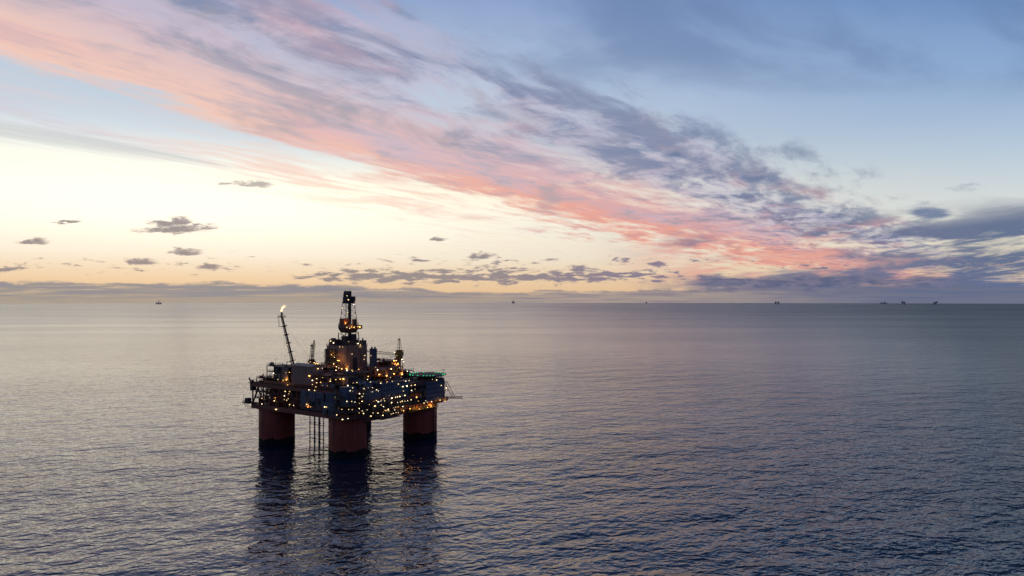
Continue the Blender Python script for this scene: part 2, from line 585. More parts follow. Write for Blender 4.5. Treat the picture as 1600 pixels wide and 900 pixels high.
# ------------------------------------------------------------------ the platform
def empty(name, loc=(0, 0, 0), rz=0.0, parent=None):
    o = bpy.data.objects.new(name, None)
    o.location = loc
    o.rotation_euler = (0, 0, rz)
    o.empty_display_size = 1.0
    if parent is not None:
        o.parent = parent
    COL.objects.link(o)
    return o


def tag(o, label, cat, group=None):
    o['label'] = label
    o['category'] = cat
    if group:
        o['group'] = group
    return o


rig = empty("oil_platform", (-115.6, 493.0, 0.0), math.radians(-33.3))
tag(rig, "large oil platform on four thick red columns, lit by many lamps, flame on its boom", "oil platform")

# columns with their wet black foot
first = None
for (cx, cy) in ((35, -35), (-35, -35), (35, 35), (-32.5, 37.0)):
    if first is None:
        b = MB()
        n = 64
        # a round shell with shallow vertical stiffener seams and ring welds
        rings = [(-8.0, 12.0), (5.0, 12.0), (15.0, 12.0), (25.2, 12.0)]
        vs, fs = [], []
        for z, r in rings:
            for i in range(n):
                a = 2 * math.pi * i / n
                vs.append((r * math.cos(a), r * math.sin(a), z))
        for k in range(len(rings) - 1):
            for i in range(n):
                j = (i + 1) % n
                fs.append((k * n + i, k * n + j, (k + 1) * n + j, (k + 1) * n + i))
        b.add(vs, fs, True)
        b.f.append(tuple((len(rings) - 1) * n + i for i in range(n)))
        b.s.append(False)
        for i in range(16):                     # vertical weld seams and two ring seams
            a = 2 * math.pi * (i + 0.5) / 16
            b.tube((12.0 * math.cos(a), 12.0 * math.sin(a), 4.8), (12.0 * math.cos(a), 12.0 * math.sin(a), 25.1), 0.09, 4)
        for z in (11.5, 18.2):
            ring = [(12.0 * math.cos(2 * math.pi * i / 48), 12.0 * math.sin(2 * math.pi * i / 48), z) for i in range(49)]
            b.path(ring, 0.07, 4)
        c = b.build('column', M['column'], rig, (cx, cy, 0))
        t = MB()
        tv, tf = [], []
        n2 = 96
        for z, r in ((-8.0, 12.06), (1.5, 12.07), (3.0, 12.06), (4.1, 12.05)):
            for i in range(n2):
                a = 2 * math.pi * i / n2
                zz = z + (random.random() * 0.8 + 0.5 * math.sin(i * 0.41) + 0.35 * math.sin(i * 1.07 + 1) if z > 4 else 0)
                tv.append((r * math.cos(a), r * math.sin(a), zz))
        for k in range(3):
            for i in range(n2):
                j = (i + 1) % n2
                tf.append((k * n2 + i, k * n2 + j, (k + 1) * n2 + j, (k + 1) * n2 + i))
        t.add(tv, tf, True)
        tb = t.build('tide_band', M['tide'], c)
        ld = MB()
        for s in (-0.35, 0.35):
            ld.tube((s, -12.4, 5.5), (s, -12.4, 25), 0.10, 5)
        for k in range(24):
            ld.tube((-0.35, -12.4, 6 + k * 0.8), (0.35, -12.4, 6 + k * 0.8), 0.06, 4)
        for k in range(4):
            ld.box(-0.4, 0.4, -12.45, -11.8, 7 + k * 5, 7.2 + k * 5)
        lo = ld.build('ladder', M['steel'], c)
        first = (c, tb, lo)
    else:
        c = first[0].copy()
        c.location = (cx, cy, 0)
        c.parent = rig
        COL.objects.link(c)
        for ch in first[1:]:
            d = ch.copy()
            d.parent = c
            COL.objects.link(d)

# lower deck, girders, trusses, upper deck
b = MB()
b.box(-46, 46, -46, 46, 25.2, 27.2)
for k in range(-4, 5):
    b.box(k * 10.5 - 0.3, k * 10.5 + 0.3, -45.8, 45.8, 23.9, 25.2)
    b.box(-45.8, 45.8, k * 10.5 - 0.3, k * 10.5 + 0.3, 24.1, 25.2)
b.build('lower_deck', M['dark'], rig)
b = MB()
for s in (-1, 1):
    b.box(-47, 47, s * 46.6 - 0.5, s * 46.6 + 0.5, 24.4, 27.6)
    b.box(s * 46.6 - 0.5, s * 46.6 + 0.5, -46.05, 46.05, 24.41, 27.59)
b.build('lower_girder', M['red'], rig)
b = MB()
b.box(-47.2, 47.2, -47.2, 47.2, 40.4, 41.8)
b.build('upper_deck', M['dark'], rig)
b = MB()
for s in (-1, 1):
    b.box(-47.6, 47.6, s * 47.5 - 0.28, s * 47.5 + 0.28, 39.6, 42.1)
    b.box(s * 47.5 - 0.28, s * 47.5 + 0.28, -47.2, 47.2, 39.61, 42.09)
b.build('upper_girder', M['red'], rig)
b = MB()
b.box(-38, 38, -38, 38, 27.2, 40.4)
for k in range(12):
    x = -37 + k * 6.4
    b.box(x, x + 3.5, -39.2, -38, 28 + random.random() * 3, 36 + random.random() * 4)
    b.box(38, 39.3, x, x + 3.5, 28 + random.random() * 3, 36 + random.random() * 4)
b.build('machinery_hall', M['dark'], rig)


def side_point(side, u, d, z):
    # u runs along the side, d is the depth inwards from the side line at 46.6
    return {'front': (u, -46.6 + d, z), 'right': (46.6 - d, u, z), 'back': (-u, 46.6 - d, z), 'outer': (-46.6 + d, -u, z)}[side]


for side in ('front', 'right', 'back', 'outer'):
    b = MB()
    nb = 8
    for i in range(nb + 1):
        u = -46 + i * 92 / nb
        b.tube(side_point(side, u, 0, 27.5), side_point(side, u, 0, 39.8), 0.45, 8)
        if i < nb:
            u2 = u + 92 / nb
            um = (u + u2) / 2
            b.tube(side_point(side, u, 0, 27.6), side_point(side, um, 0, 39.7), 0.40, 8)
            b.tube(side_point(side, u2, 0, 27.6), side_point(side, um, 0, 39.7), 0.40, 8)
    b.build('truss_side', M['red'], rig)
    # tanks, ducts and pipe runs in the gallery behind the truss
    b = MB()
    for i in range(34):
        u = random.uniform(-44, 44)
        d = random.uniform(2.2, 6.5)
        kind = random.random()
        if kind < 0.35:
            r = random.uniform(0.5, 1.5)
            x, y, _ = side_point(side, u, d, 0)
            b.tube((x, y, 27.0), (x, y, random.uniform(30, 37)), r, 10)
        elif kind < 0.7:
            z = random.uniform(29, 38.5)
            L = random.uniform(4, 16)
            b.tube(side_point(side, u - L / 2, d, z), side_point(side, u + L / 2, d, z), random.uniform(0.18, 0.6), 8)
            b.tube(side_point(side, u - L / 2, d, 27), side_point(side, u - L / 2, d, z), 0.15, 6)
            b.tube(side_point(side, u + L / 2, d, z), side_point(side, u + L / 2, d, 40.5), 0.15, 6)
        else:
            x, y, _ = side_point(side, u, d, 0)
            s = random.uniform(0.8, 2.0)
            b.box(x - s, x + s, y - s, y + s, 27.0, random.uniform(29.5, 34))
    for z in (31.4, 35.8):
        for d in (1.2, 5.5):
            b.tube(side_point(side, -45, d, z), side_point(side, 45, d, z), 0.16, 6)
    b.build('gallery_pipework', random.choice([M['steel'], M['orange']]) if side != 'front' else M['orange'], rig)
    b = MB()
    for z in (31.9, 36.2):
        pts = [side_point(side, -45.5, 0.9, z)[:2], side_point(side, 45.5, 0.9, z)[:2]]
        b.rail(pts, z, 1.1, 3.0, 0.07)
        q0, q1 = side_point(side, -45.5, 0.8, z - 0.22), side_point(side, 45.5, 3.2, z - 0.05)
        b.box(min(q0[0], q1[0]), max(q0[0], q1[0]), min(q0[1], q1[1]), max(q0[1], q1[1]), z - 0.22, z - 0.05)
    b.build('gallery_walkway', M['steel'], rig)

b = MB()
b.rail(square(0, 0, 46.9), 41.8, 1.2, 2.4, 0.07, True)
b.build('deck_railing', M['steel'], rig)

# corrugated wall panels on the side facing the flare
for (x0, x1, y, z0, z1, mat) in ((5.5, 27.0, -47.9, 28.6, 40.2, 'bluelight'), (27.6, 40.5, -48.9, 25.4, 34.2, 'bluelight'), (29.0, 38.5, -47.9, 34.4, 40.6, 'blue')):
    b = MB()
    b.box(x0, x1, y, y + 0.5, z0, z1)
    b.ribs_y(x0 + 0.25, x1 - 0.25, y, z0, z1, 0.9, 0.42, 0.22)
    b.box(x0 - 0.1, x1 + 0.1, y - 0.3, y + 0.55, z1 + 0.01, z1 + 0.4)
    w = b.build('wall_panel', M[mat], rig)
    if x0 < 10:
        d = MB()
        d.box(8.0, 10.2, y - 0.34, y - 0.24, z0 + 0.3, z0 + 2.9)
        d.build('door', M['dark'], w)

# pipes, a ladder, ducts and lamp brackets fixed on the cladding
b = MB()
for (x, za, zb, r) in ((11.5, 28.8, 40.0, 0.22), (13.0, 28.8, 40.0, 0.16), (19.4, 30.0, 40.0, 0.28), (24.6, 28.8, 37.0, 0.18)):
    b.tube((x, -48.45, za), (x, -48.45, zb), r, 8)
    for k in range(4):
        z = za + (zb - za) * (k + 0.5) / 4
        b.box(x - r * 1.8, x + r * 1.8, -48.5, -48.0, z, z + 0.2)
b.tube((6, -48.5, 36.6), (27, -48.5, 36.2), 0.2, 8)
b.tube((28, -49.4, 32.4), (40, -49.4, 32.4), 0.22, 8)
b.build('cladding_pipework', M['steel'], rig)
b = MB()
b.box(14.5, 18.0, -48.9, -48.12, 31.0, 34.4)
b.ribs_y(14.8, 17.7, -48.9, 31.2, 34.2, 0.5, 0.2, 0.08)
b.build('wall_louvre', M['dark'], rig)
for (x0, x1, y0, y1, z0, z1) in ((21.0, 23.4, -48.8, -48.12, 32.5, 36.0), (30.0, 32.5, -49.9, -49.15, 27.0, 30.6), (34.5, 38.0, -49.8, -49.15, 28.0, 30.0)):
    b = MB()
    b.box(x0, x1, y0, y1, z0, z1)
    b.box(x0 + 0.2, x1 - 0.2, y0 - 0.08, y0, z0 + 0.2, z1 - 0.2)
    b.build('wall_duct', M['dark'], rig)
b = MB()
for (x0, x1, z) in ((5.5, 27.0, 30.6), (27.4, 40.6, 26.4)):
    y = -49.6 if x0 < 10 else -50.6
    b.box(x0, x1, y, y + 1.3, z - 0.2, z)
    b.rail([(x0, y + 0.05), (x1, y + 0.05)], z, 1.1, 1.6, 0.08)
    for k in range(6):
        x = x0 + (x1 - x0) * k / 5
        b.tube((x, y + 0.1, z - 0.1), (x, y + 1.4, z - 1.6), 0.09, 5)
b.build('cladding_walkway', M['orange'], rig)

# the front corner: blue cladding, ledges and the stair tower
b = MB()
b.prism([(42.0, -48.6), (47.6, -48.6), (48.8, -47.4), (48.8, -41.0), (42.0, -41.0)], 34.2, 45.4)
b.ribs_y(42.4, 47.4, -48.6, 34.2, 45.4, 1.3, 0.5, 0.16)
b.ribs_x(-47.2, -41.3, 48.8, 34.2, 45.4, 1.3, 0.5, 0.16)
for z in (37.6, 41.4):
    b.box(41.7, 49.1, -48.95, -40.7, z, z + 0.3)
cs = b.build('corner_tower', M['blue'], rig)
for k in range(2):
    w = MB()
    w.box(43.0 + k * 2.4, 44.4 + k * 2.4, -48.9, -48.76, 38.6, 40.0)
    w.build('window', M['glass'], cs)
b = MB()
for z in (30.4, 34.1, 37.8):
    b.box(39.0, 50.8, -51.0, -48.99, z - 0.25, z)
    b.box(49.12, 51.6, -50.4, -37.2, z - 0.26, z - 0.01)
    b.rail([(39, -50.9), (50.6, -50.9), (51.5, -50.3), (51.5, -37.3)], z, 1.1, 1.6, 0.08)
for (x, y) in ((39.3, -50.8), (45, -50.8), (50.4, -50.8), (51.3, -44), (51.3, -38)):
    b.tube((x, y, 26), (x, y, 42), 0.2, 6)
for k in range(10):
    x, z = random.uniform(40, 48), random.choice((30.4, 34.1, 37.8))
    sz = random.uniform(0.4, 0.9)
    b.box(x - sz, x + sz, -50.6, -49.4, z, z + random.uniform(1, 2.6))
b.tube((41, -50.2, 30), (41, -50.2, 44), 0.5, 8)
b.tube((49.6, -46, 30), (49.6, -46, 43), 0.45, 8)
b.build('corner_gallery', M['steel'], rig)
b = MB()
for z in (26.2, 30.0):
    b.prism([(39, -50.6), (48.6, -50.6), (51.4, -47.8), (51.4, -37), (39, -37)], z - 0.3, z)
    b.rail([(39, -50.5), (48.5, -50.5), (51.3, -47.7), (51.3, -37)], z, 1.1, 1.8, 0.07)
b.build('corner_ledge', M['steel'], rig)
b = MB()
for (x, y) in ((49.8, -38.8), (53.4, -38.8), (49.8, -34.8), (53.4, -34.8)):
    b.tube((x, y, 25.5), (x, y, 46), 0.18, 6)
for k in range(7):
    z = 27 + k * 2.7
    b.box(49.7, 53.5, -38.9, -37.4, z, z + 0.15)
    b.box(49.7, 53.5, -36.2, -34.7, z + 1.35, z + 1.5)
    b.tube((51, -37.6, z + 0.1), (51, -36.0, z + 1.4), 0.22, 4)
    b.tube((52.6, -36.0, z + 1.4), (52.6, -37.6, z + 2.7), 0.22, 4)
    b.rail(square(51.6, -36.8, 1.9, 2.1), z + 0.15, 1.0, 2.0, 0.06, True)
b.build('stair_tower', M['steel'], rig)

# small ledge off the outer corner
b = MB()
b.box(-51.5, -44, -51, -44.2, 28.0, 28.4)
b.rail([(-44, -50.9), (-51.4, -50.9), (-51.4, -44.3)], 28.4, 1.3, 1.5, 0.08)
b.box(-50.4, -47.2, -49.8, -46.8, 28.4, 31.4)
for (x, y) in ((-51, -50.5), (-47.8, -50.5), (-51, -45)):
    b.tube((x, y, 28.0), (x + 3, y + 2, 25.0), 0.15, 5)
b.tube((-49.5, -50.6, 28.0), (-49.0, -50.4, 25.6), 0.12, 5)
b.tube((-50.9, -50.5, 28), (-50.9, -50.5, 33.5), 0.09, 4)
b.build('corner_ledge', M['dark'], rig)
b = MB()
b.box(-48.2, -44.8, -48.4, -43.0, 41.9, 42.2)
b.box(-47.6, -45.4, -47.6, -44.0, 36.5, 42.0)
b.tube((-47.0, -47.0, 42.0), (-48.2, -48.0, 45.4), 0.55, 8)
b.tube((-46.6, -46.2, 42.0), (-46.6, -46.2, 44.0), 0.8, 8)
b.build('winch', M['dark'], rig)


# ---- open steel modules filled with equipment
def frame_module(x0, x1, y0, y1, z0, levels, h, mat='orange', fill=9, clad=None, seed=0):
    rnd = random.Random(seed)
    fr = MB()
    nx = max(1, round((x1 - x0) / 6.5))
    ny = max(1, round((y1 - y0) / 6.5))
    ztop = z0 + levels * h
    for i in range(nx + 1):
        for j in range(ny + 1):
            if 0 < i < nx and 0 < j < ny:
                continue
            x, y = x0 + (x1 - x0) * i / nx, y0 + (y1 - y0) * j / ny
            fr.box(x - 0.22, x + 0.22, y - 0.22, y + 0.22, z0, ztop + rnd.choice((0, 0, 0.8, 1.6)))
    for k in range(levels + 1):
        z = z0 + k * h
        fr.box(x0 - 0.28, x1 + 0.28, y0 - 0.28, y1 + 0.28, z - 0.18, z + 0.12)
        if k:
            fr.rail([(x1 + 0.2, y1 + 0.2), (x1 + 0.2, y0 - 0.2), (x0 - 0.2, y0 - 0.2), (x0 - 0.2, y1 + 0.2)], z + 0.12, 1.1, 2.2, 0.07)
    for i in range(nx):
        xa, xb = x0 + (x1 - x0) * i / nx, x0 + (x1 - x0) * (i + 1) / nx
        for k in range(levels):
            if rnd.random() < 0.6:
                za, zb = z0 + k * h, z0 + (k + 1) * h
                fr.tube((xa, y0, za), (xb, y0, zb), 0.13, 5)
    for j in range(ny):
        ya, yb = y0 + (y1 - y0) * j / ny, y0 + (y1 - y0) * (j + 1) / ny
        for k in range(levels):
            if rnd.random() < 0.6:
                za, zb = z0 + k * h, z0 + (k + 1) * h
                fr.tube((x1, ya, za), (x1, yb, zb), 0.13, 5)
    mod = fr.build('process_module', M[mat], rig)
    em = M[rnd.choice(['grey', 'steel', 'orange', 'steel'])]
    pm = M[rnd.choice(['orange', 'yellow', 'steel'])]
    for k in range(levels + 1):
        z = z0 + k * h + 0.1
        n = int(fill * 0.8) if k < levels else max(2, fill // 3)
        for _ in range(n):
            if rnd.random() < 0.5:
                x, y = rnd.uniform(x0 + 1.2, x1 - 1.2), rnd.uniform(y0 + 0.9, y0 + 2.6)
            else:
                x, y = rnd.uniform(x1 - 2.6, x1 - 0.9), rnd.uniform(y0 + 1.2, y1 - 1.2)
            t = rnd.random()
            hh = rnd.uniform(0.35, 0.85) * h if k < levels else rnd.uniform(0.8, 2.4)
            eq = MB()
            if t < 0.33:
                sx, sy = rnd.uniform(0.5, 1.5), rnd.uniform(0.5, 1.5)
                eq.box(x - sx, x + sx, y - sy, y + sy, z, z + hh)
                eq.box(x - sx * 0.6, x + sx * 0.5, y - sy * 0.6, y + sy * 0.6, z + hh, z + hh * 1.12)
                eq.box(x - sx * 0.7, x + sx * 0.7, y - sy - 0.06, y - sy, z + 0.2, z + hh * 0.8)
                eq.build('cabinet', em, mod)
            elif t < 0.62:
                r = rnd.uniform(0.35, 0.9)
                eq.tube((x, y, z), (x, y, z + hh), r, 12)
                eq.tube((x, y, z + hh), (x, y, z + hh + r * 0.4), r * 0.95, 12, r * 0.3)
                eq.build('tank', em, mod)
            elif t < 0.84:
                L = rnd.uniform(2, 6)
                r = rnd.uniform(0.3, 0.8)
                zz = z + 0.4 + r
                xa, xb = max(x0 + 0.4, x - L / 2), min(x1 - 0.4, x + L / 2)
                eq.tube((xa, y, zz), (xb, y, zz), r, 12)
                eq.box(xa + 0.4, xa + 0.7, y - r * 0.7, y + r * 0.7, z, zz)
                eq.box(xb - 0.7, xb - 0.4, y - r * 0.7, y + r * 0.7, z, zz)
                eq.build('pressure_vessel', em, mod)
            else:
                zz = z + rnd.uniform(0.5, 0.9) * h
                eq.path([(x, y0 + 0.5, z), (x, y0 + 0.5, zz), (x1 - 0.5, y0 + 0.5, zz), (x1 - 0.5, y, zz), (x1 - 0.5, y, z)], rnd.uniform(0.10, 0.26), 6)
                eq.build('pipe_loop', pm, mod)
    core = MB()
    core.box(x0 + 3.2, x1 - 3.2, y0 + 3.2, y1 - 0.6, z0, ztop - 0.2)
    core.build('inner_wall', M['dark'], mod)
    if clad:
        for (side, a, bb, lev) in clad:
            c = MB()
            za, zb = z0 + lev * h + 0.15, z0 + (lev + 1) * h - 0.2
            if side == 'y':
                c.box(a, bb, y0 - 0.42, y0 - 0.30, za, zb)
                c.ribs_y(a + 0.3, bb - 0.3, y0 - 0.42, za, zb, 0.8, 0.3, 0.12)
            else:
                c.box(x1 + 0.30, x1 + 0.42, a, bb, za, zb)
                c.ribs_x(a + 0.3, bb - 0.3, x1 + 0.42, za, zb, 0.8, 0.3, 0.12)
            c.build('wall_panel', M[rnd.choice(['beige', 'bluelight', 'grey'])], mod)
    return mod


frame_module(-34.0, -11.5, -44.0, -31.0, 41.8, 3, 4.1, 'dark', 11, [('y', -18.0, -12.0, 1), ('y', -18, -12, 2)], 3)
frame_module(-44.5, -36.0, -44.5, -34.0, 41.8, 1, 3.4, 'red', 8, None, 4)
frame_module(13.5, 27.5, -44.5, -30.0, 41.8, 2, 4.6, 'orange', 12, [('y', 20.5, 27, 0)], 5)
frame_module(28.5, 38.5, -44.0, -30.0, 41.8, 2, 4.0, 'steel', 11, [('y', 29, 33, 0), ('x', -43, -38, 1)], 6)
frame_module(-30.0, -14.0, -28.5, -14.0, 41.8, 2, 4.6, 'dark', 9, None, 7)
frame_module(-12.5, 10.5, -29.0, -14.5, 41.8, 3, 4.0, 'orange', 13, [('x', -26, -20, 1)], 8)
frame_module(13.5, 30.0, -27.5, -10.0, 41.8, 2, 4.4, 'steel', 12, [('y', 15, 22, 1)], 9)
frame_module(31.0, 45.5, -34.0, -20.0, 41.8, 1, 4.0, 'bluelight', 12, [('x', -32, -24, 0)], 10)
frame_module(22.0, 39.0, -3.0, 12.5, 41.8, 2, 5.0, 'orange', 13, [('x', 4, 11, 0)], 12)
frame_module(11.0, 26.0, 15.0, 27.0, 41.8, 3, 4.6, 'orange', 12, [('x', 17, 22, 0)], 13)
frame_module(4.0, 20.0, 36.5, 45.0, 41.8, 1, 4.6, 'dark', 8, None, 14)
frame_module(-36.0, -16.0, -8.0, 30.0, 41.8, 2, 4.6, 'dark', 8, None, 15)
frame_module(-10.0, 10.0, 14.0, 40.0, 41.8, 2, 4.4, 'steel', 8, None, 16)

# long pipe runs on the deck edge
for (y, z, r, mat) in ((-46.2, 42.9, 0.32, 'orange'), (-45.5, 43.5, 0.26, 'red'), (-46.3, 44.1, 0.18, 'orange')):
    b = MB()
    b.tube((-34, y, z), (36, y, z), r, 8)
    for k in range(12):
        x = -33 + k * 6
        b.box(x - 0.15, x + 0.15, y - 0.2, y + 0.2, 41.8, z)
    b.build('pipe_run', M[mat], rig)

# ribbed beige building by the flare
b = MB()
prof = [(-34.2, 43.2), (-44.4, 43.2), (-44.4, 55.6), (-39.3, 56.7), (-34.2, 55.6)]
vs = [(x, y, z) for x in (-8.0, 11.6) for (y, z) in prof]
b.add(vs, [(0, 5, 6, 1), (1, 6, 7, 2), (2, 7, 8, 3), (3, 8, 9, 4), (4, 9, 5, 0), (0, 1, 2, 3, 4), (9, 8, 7, 6, 5)])
b.ribs_y(-7.5, 11.2, -44.4, 43.2, 55.4, 1.55, 0.30, 0.22)
for z in (47.0, 51.2):
    b.box(-8, 11.6, -44.56, -44.38, z, z + 0.25)
bd = b.build('deck_building', M['beige'], rig)
b = MB()
for s in (0, 1):
    ya, yb = (-45.0, -39.3) if s == 0 else (-39.28, -33.6)
    za, zb = (55.75, 56.98) if s == 0 else (56.98, 55.75)
    b.add([(-8.5, ya, za), (12.1, ya, za), (12.1, yb, zb), (-8.5, yb, zb), (-8.5, ya, za + .2), (12.1, ya, za + .2), (12.1, yb, zb + .2), (-8.5, yb, zb + .2)],
          [(3, 2, 1, 0), (4, 5, 6, 7), (0, 1, 5, 4), (1, 2, 6, 5), (2, 3, 7, 6), (3, 0, 4, 7)])
b.build('roof', M['grey'], bd)
b = MB()
for x in (-6, 0, 5, 10):
    for y in (-43.5, -35):
        b.box(x - 0.4, x + 0.4, y - 0.4, y + 0.4, 41.8, 43.25)
b.box(-7.6, 11.2, -44.0, -34.6, 42.7, 43.2)
b.build('skid', M['red'], bd)

# ---- drilling module and derrick
b = MB()
b.box(-11.5, 8.0, -11.0, 9.0, 41.8, 66.6)
b.ribs_x(-10.6, 8.6, 8.0, 46, 66.4, 1.6, 0.4, 0.25)
for z in (50.2, 55.0, 59.8, 63.4):
    b.box(7.9, 8.32, -11.0, 9.0, z, z + 0.35)
b.box(8.0, 9.0, 3.0, 4.2, 44, 65)
b.box(8.0, 8.8, -9.4, -8.4, 44, 66)
b.ribs_y(-1.0, 7.6, -11.0, 46, 66.4, 2.4, 0.35, 0.18)
b.box(-11.9, 8.4, -11.4, 9.4, 66.6, 67.0)
dm = b.build('drilling_module', M['beige'], rig)
b = MB()
b.box(8.2, 8.36, -5.0, -1.0, 48.5, 58.6)
b.build('door', M['dark'], dm)
b = MB()
b.box(-12.2, -1.8, -11.9, -11.02, 44.0, 64.8)
b.ribs_y(-11.8, -2.2, -11.9, 44, 64.6, 1.2, 0.4, 0.15)
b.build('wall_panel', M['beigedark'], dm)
b = MB()
for k in range(5):
    z = 47 + k * 4
    b.box(-11, 2, -13.8, -12.1, z, z + 0.15)
    b.rail([(-11, -13.7), (2, -13.7)], z + 0.15, 1.1, 1.6, 0.07)
    xa, xb = (-10, 1) if k % 2 else (1, -10)
    if k < 4:
        b.tube((xa, -13.2, z), (xb, -13.2, z + 4), 0.30, 4)
for x in (-11, -4.5, 2):
    b.tube((x, -13.7, 42), (x, -13.7, 64), 0.15, 6)
b.build('stairway', M['steel'], dm)
b = MB()
b.box(-11.0, -5.4, -9.4, -4.0, 67.0, 71.2)
b.box(-9.6, -7.0, -9.0, -6.5, 71.2, 72.2)
b.build('roof_cabin', M['beigedark'], dm)
b = MB()
b.box(4.6, 7.8, 4.6, 8.6, 67.0, 70.4)
b.tube((6.2, 6.6, 70.4), (6.2, 6.6, 72.0), 0.5, 8)
b.build('roof_cabin', M['steel'], dm)
b = MB()
b.rail(square(-1.75, -1.0, 10.0, 10.2), 67.0, 1.1, 2.0, 0.07, True)
b.build('roof_railing', M['steel'], dm)

DX, DY = -0.7, -0.5


def lattice(b, z0, z1, h0, h1, bays, r, rd, cx=DX, cy=DY):
    cor = ((-1, -1), (1, -1), (1, 1), (-1, 1))
    def P3(i, t):
        h = h0 + (h1 - h0) * t
        return (cx + cor[i % 4][0] * h, cy + cor[i % 4][1] * h, z0 + (z1 - z0) * t)
    for i in range(4):
        b.tube(P3(i, 0), P3(i, 1), r, 8)
        for k in range(bays):
            t0, t1 = k / bays, (k + 1) / bays
            b.tube(P3(i, t0), P3(i + 1, t1), rd, 5)
            b.tube(P3(i + 1, t0), P3(i, t1), rd, 5)
            b.tube(P3(i, t1), P3(i + 1, t1), rd, 5)


b = MB()
lattice(b, 82.4, 97.4, 4.2, 2.85, 4, 0.22, 0.085)
lattice(b, 71.0, 76.4, 5.1, 4.7, 1, 0.34, 0.16)
dk = b.build('derrick', M['dark'], rig)
b = MB()
b.box(DX - 5.1, DX + 5.1, DY - 5.1, DY + 5.1, 67.0, 71.0)
b.ribs_x(DY - 4.8, DY + 4.8, DX + 5.1, 67, 71, 1.2, 0.4, 0.12)
b.ribs_y(DX - 4.8, DX + 4.8, DY - 5.1, 67, 71, 1.2, 0.4, 0.12)
b.box(DX - 3.0, DX + 0.4, DY - 4.0, DY - 0.5, 71.0, 73.6)
b.box(DX + 1.2, DX + 3.8, DY + 0.6, DY + 4.0, 71.0, 75.0)
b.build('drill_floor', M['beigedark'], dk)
b = MB()
lo_ = circle(DX, DY, 5.6, 8, math.pi / 8)
up_ = circle(DX, DY, 7.6, 8, math.pi / 8)
b.prism(lo_, 76.0, 79.2, up_)
b.prism(up_, 79.21, 81.6)
b.prism([(DX + 2, DY - 2), (DX + 7.2, DY - 1.2), (DX + 8.4, DY + 3.0), (DX + 7.0, DY + 6.6), (DX + 2, DY + 6)], 78.6, 81.2)
b.rail(circle(DX, DY, 7.4, 8, math.pi / 8), 81.6, 1.2, 1.5, 0.08, True)
b.box(DX + 2.6, DX + 4.6, DY + 1.0, DY + 3.2, 81.6, 85.6)
b.build('monkey_board', M['beigedark'], dk)
b = MB()
b.box(DX - 4.4, DX + 0.9, DY - 4.5, DY + 0.5, 81.65, 85.9)
b.ribs_y(DX - 4.2, DX + 0.7, DY - 4.5, 81.7, 85.8, 0.8, 0.25, 0.1)
b.build('wind_wall', M['orange'], dk)
b = MB()
b.box(DX - 0.8, DX + 0.8, DY + 0.2, DY + 1.8, 71.0, 101.0)
b.tube((DX - 2.0, DY - 1.0, 71), (DX - 1.6, DY - 0.8, 98), 0.25, 6)
b.build('guide_mast', M['dark'], dk)
b = MB()
b.box(DX - 2.85, DX + 2.85, DY - 2.85, DY + 2.85, 97.0, 101.4)
b.ribs_x(DY - 2.6, DY + 2.6, DX + 2.85, 97, 101.4, 0.8, 0.3, 0.1)
b.ribs_y(DX - 2.6, DX + 2.6, DY - 2.85, 97, 101.4, 0.8, 0.3, 0.1)
b.box(DX + 1.0, DX + 3.4, DY + 1.0, DY + 3.4, 98.0, 101.8)
b.box(DX - 3.3, DX + 3.3, DY - 3.3, DY + 3.3, 96.7, 97.0)
b.rail(square(DX, DY, 3.2), 97.0, 1.1, 1.2, 0.07, True)
b.box(DX - 2.6, DX + 1.3, DY - 2.2, DY + 1.6, 101.4, 105.6)
b.box(DX - 2.8, DX - 1.6, DY - 2.4, DY - 0.4, 101.4, 104.0)
b.tube((DX + 0.6, DY + 0.8, 105.6), (DX + 0.6, DY + 0.8, 108.0), 0.07, 5)
b.tube((DX - 1.8, DY - 1.4, 105.6), (DX - 1.8, DY - 1.4, 107.0), 0.07, 5)
b.build('crown_block', M['dark'], dk)

# tall blue exhaust casing
b = MB()
b.box(16.3, 19.9, 3.3, 6.9, 41.8, 64.6)
b.ribs_x(3.5, 6.8, 19.9, 42, 64.4, 0.75, 0.28, 0.14)
b.ribs_y(16.5, 19.8, 3.3, 42, 64.4, 0.75, 0.28, 0.14)
b.box(16.0, 20.2, 3.0, 7.2, 64.6, 65.0)
ex = b.build('exhaust_tower', M['blue'], rig)
for (x, y) in ((17.3, 4.4), (18.9, 5.8)):
    b = MB()
    b.tube((x, y, 65.0), (x, y, 66.3), 0.6, 10)
    b.build('exhaust_pipe', M['dark'], ex)


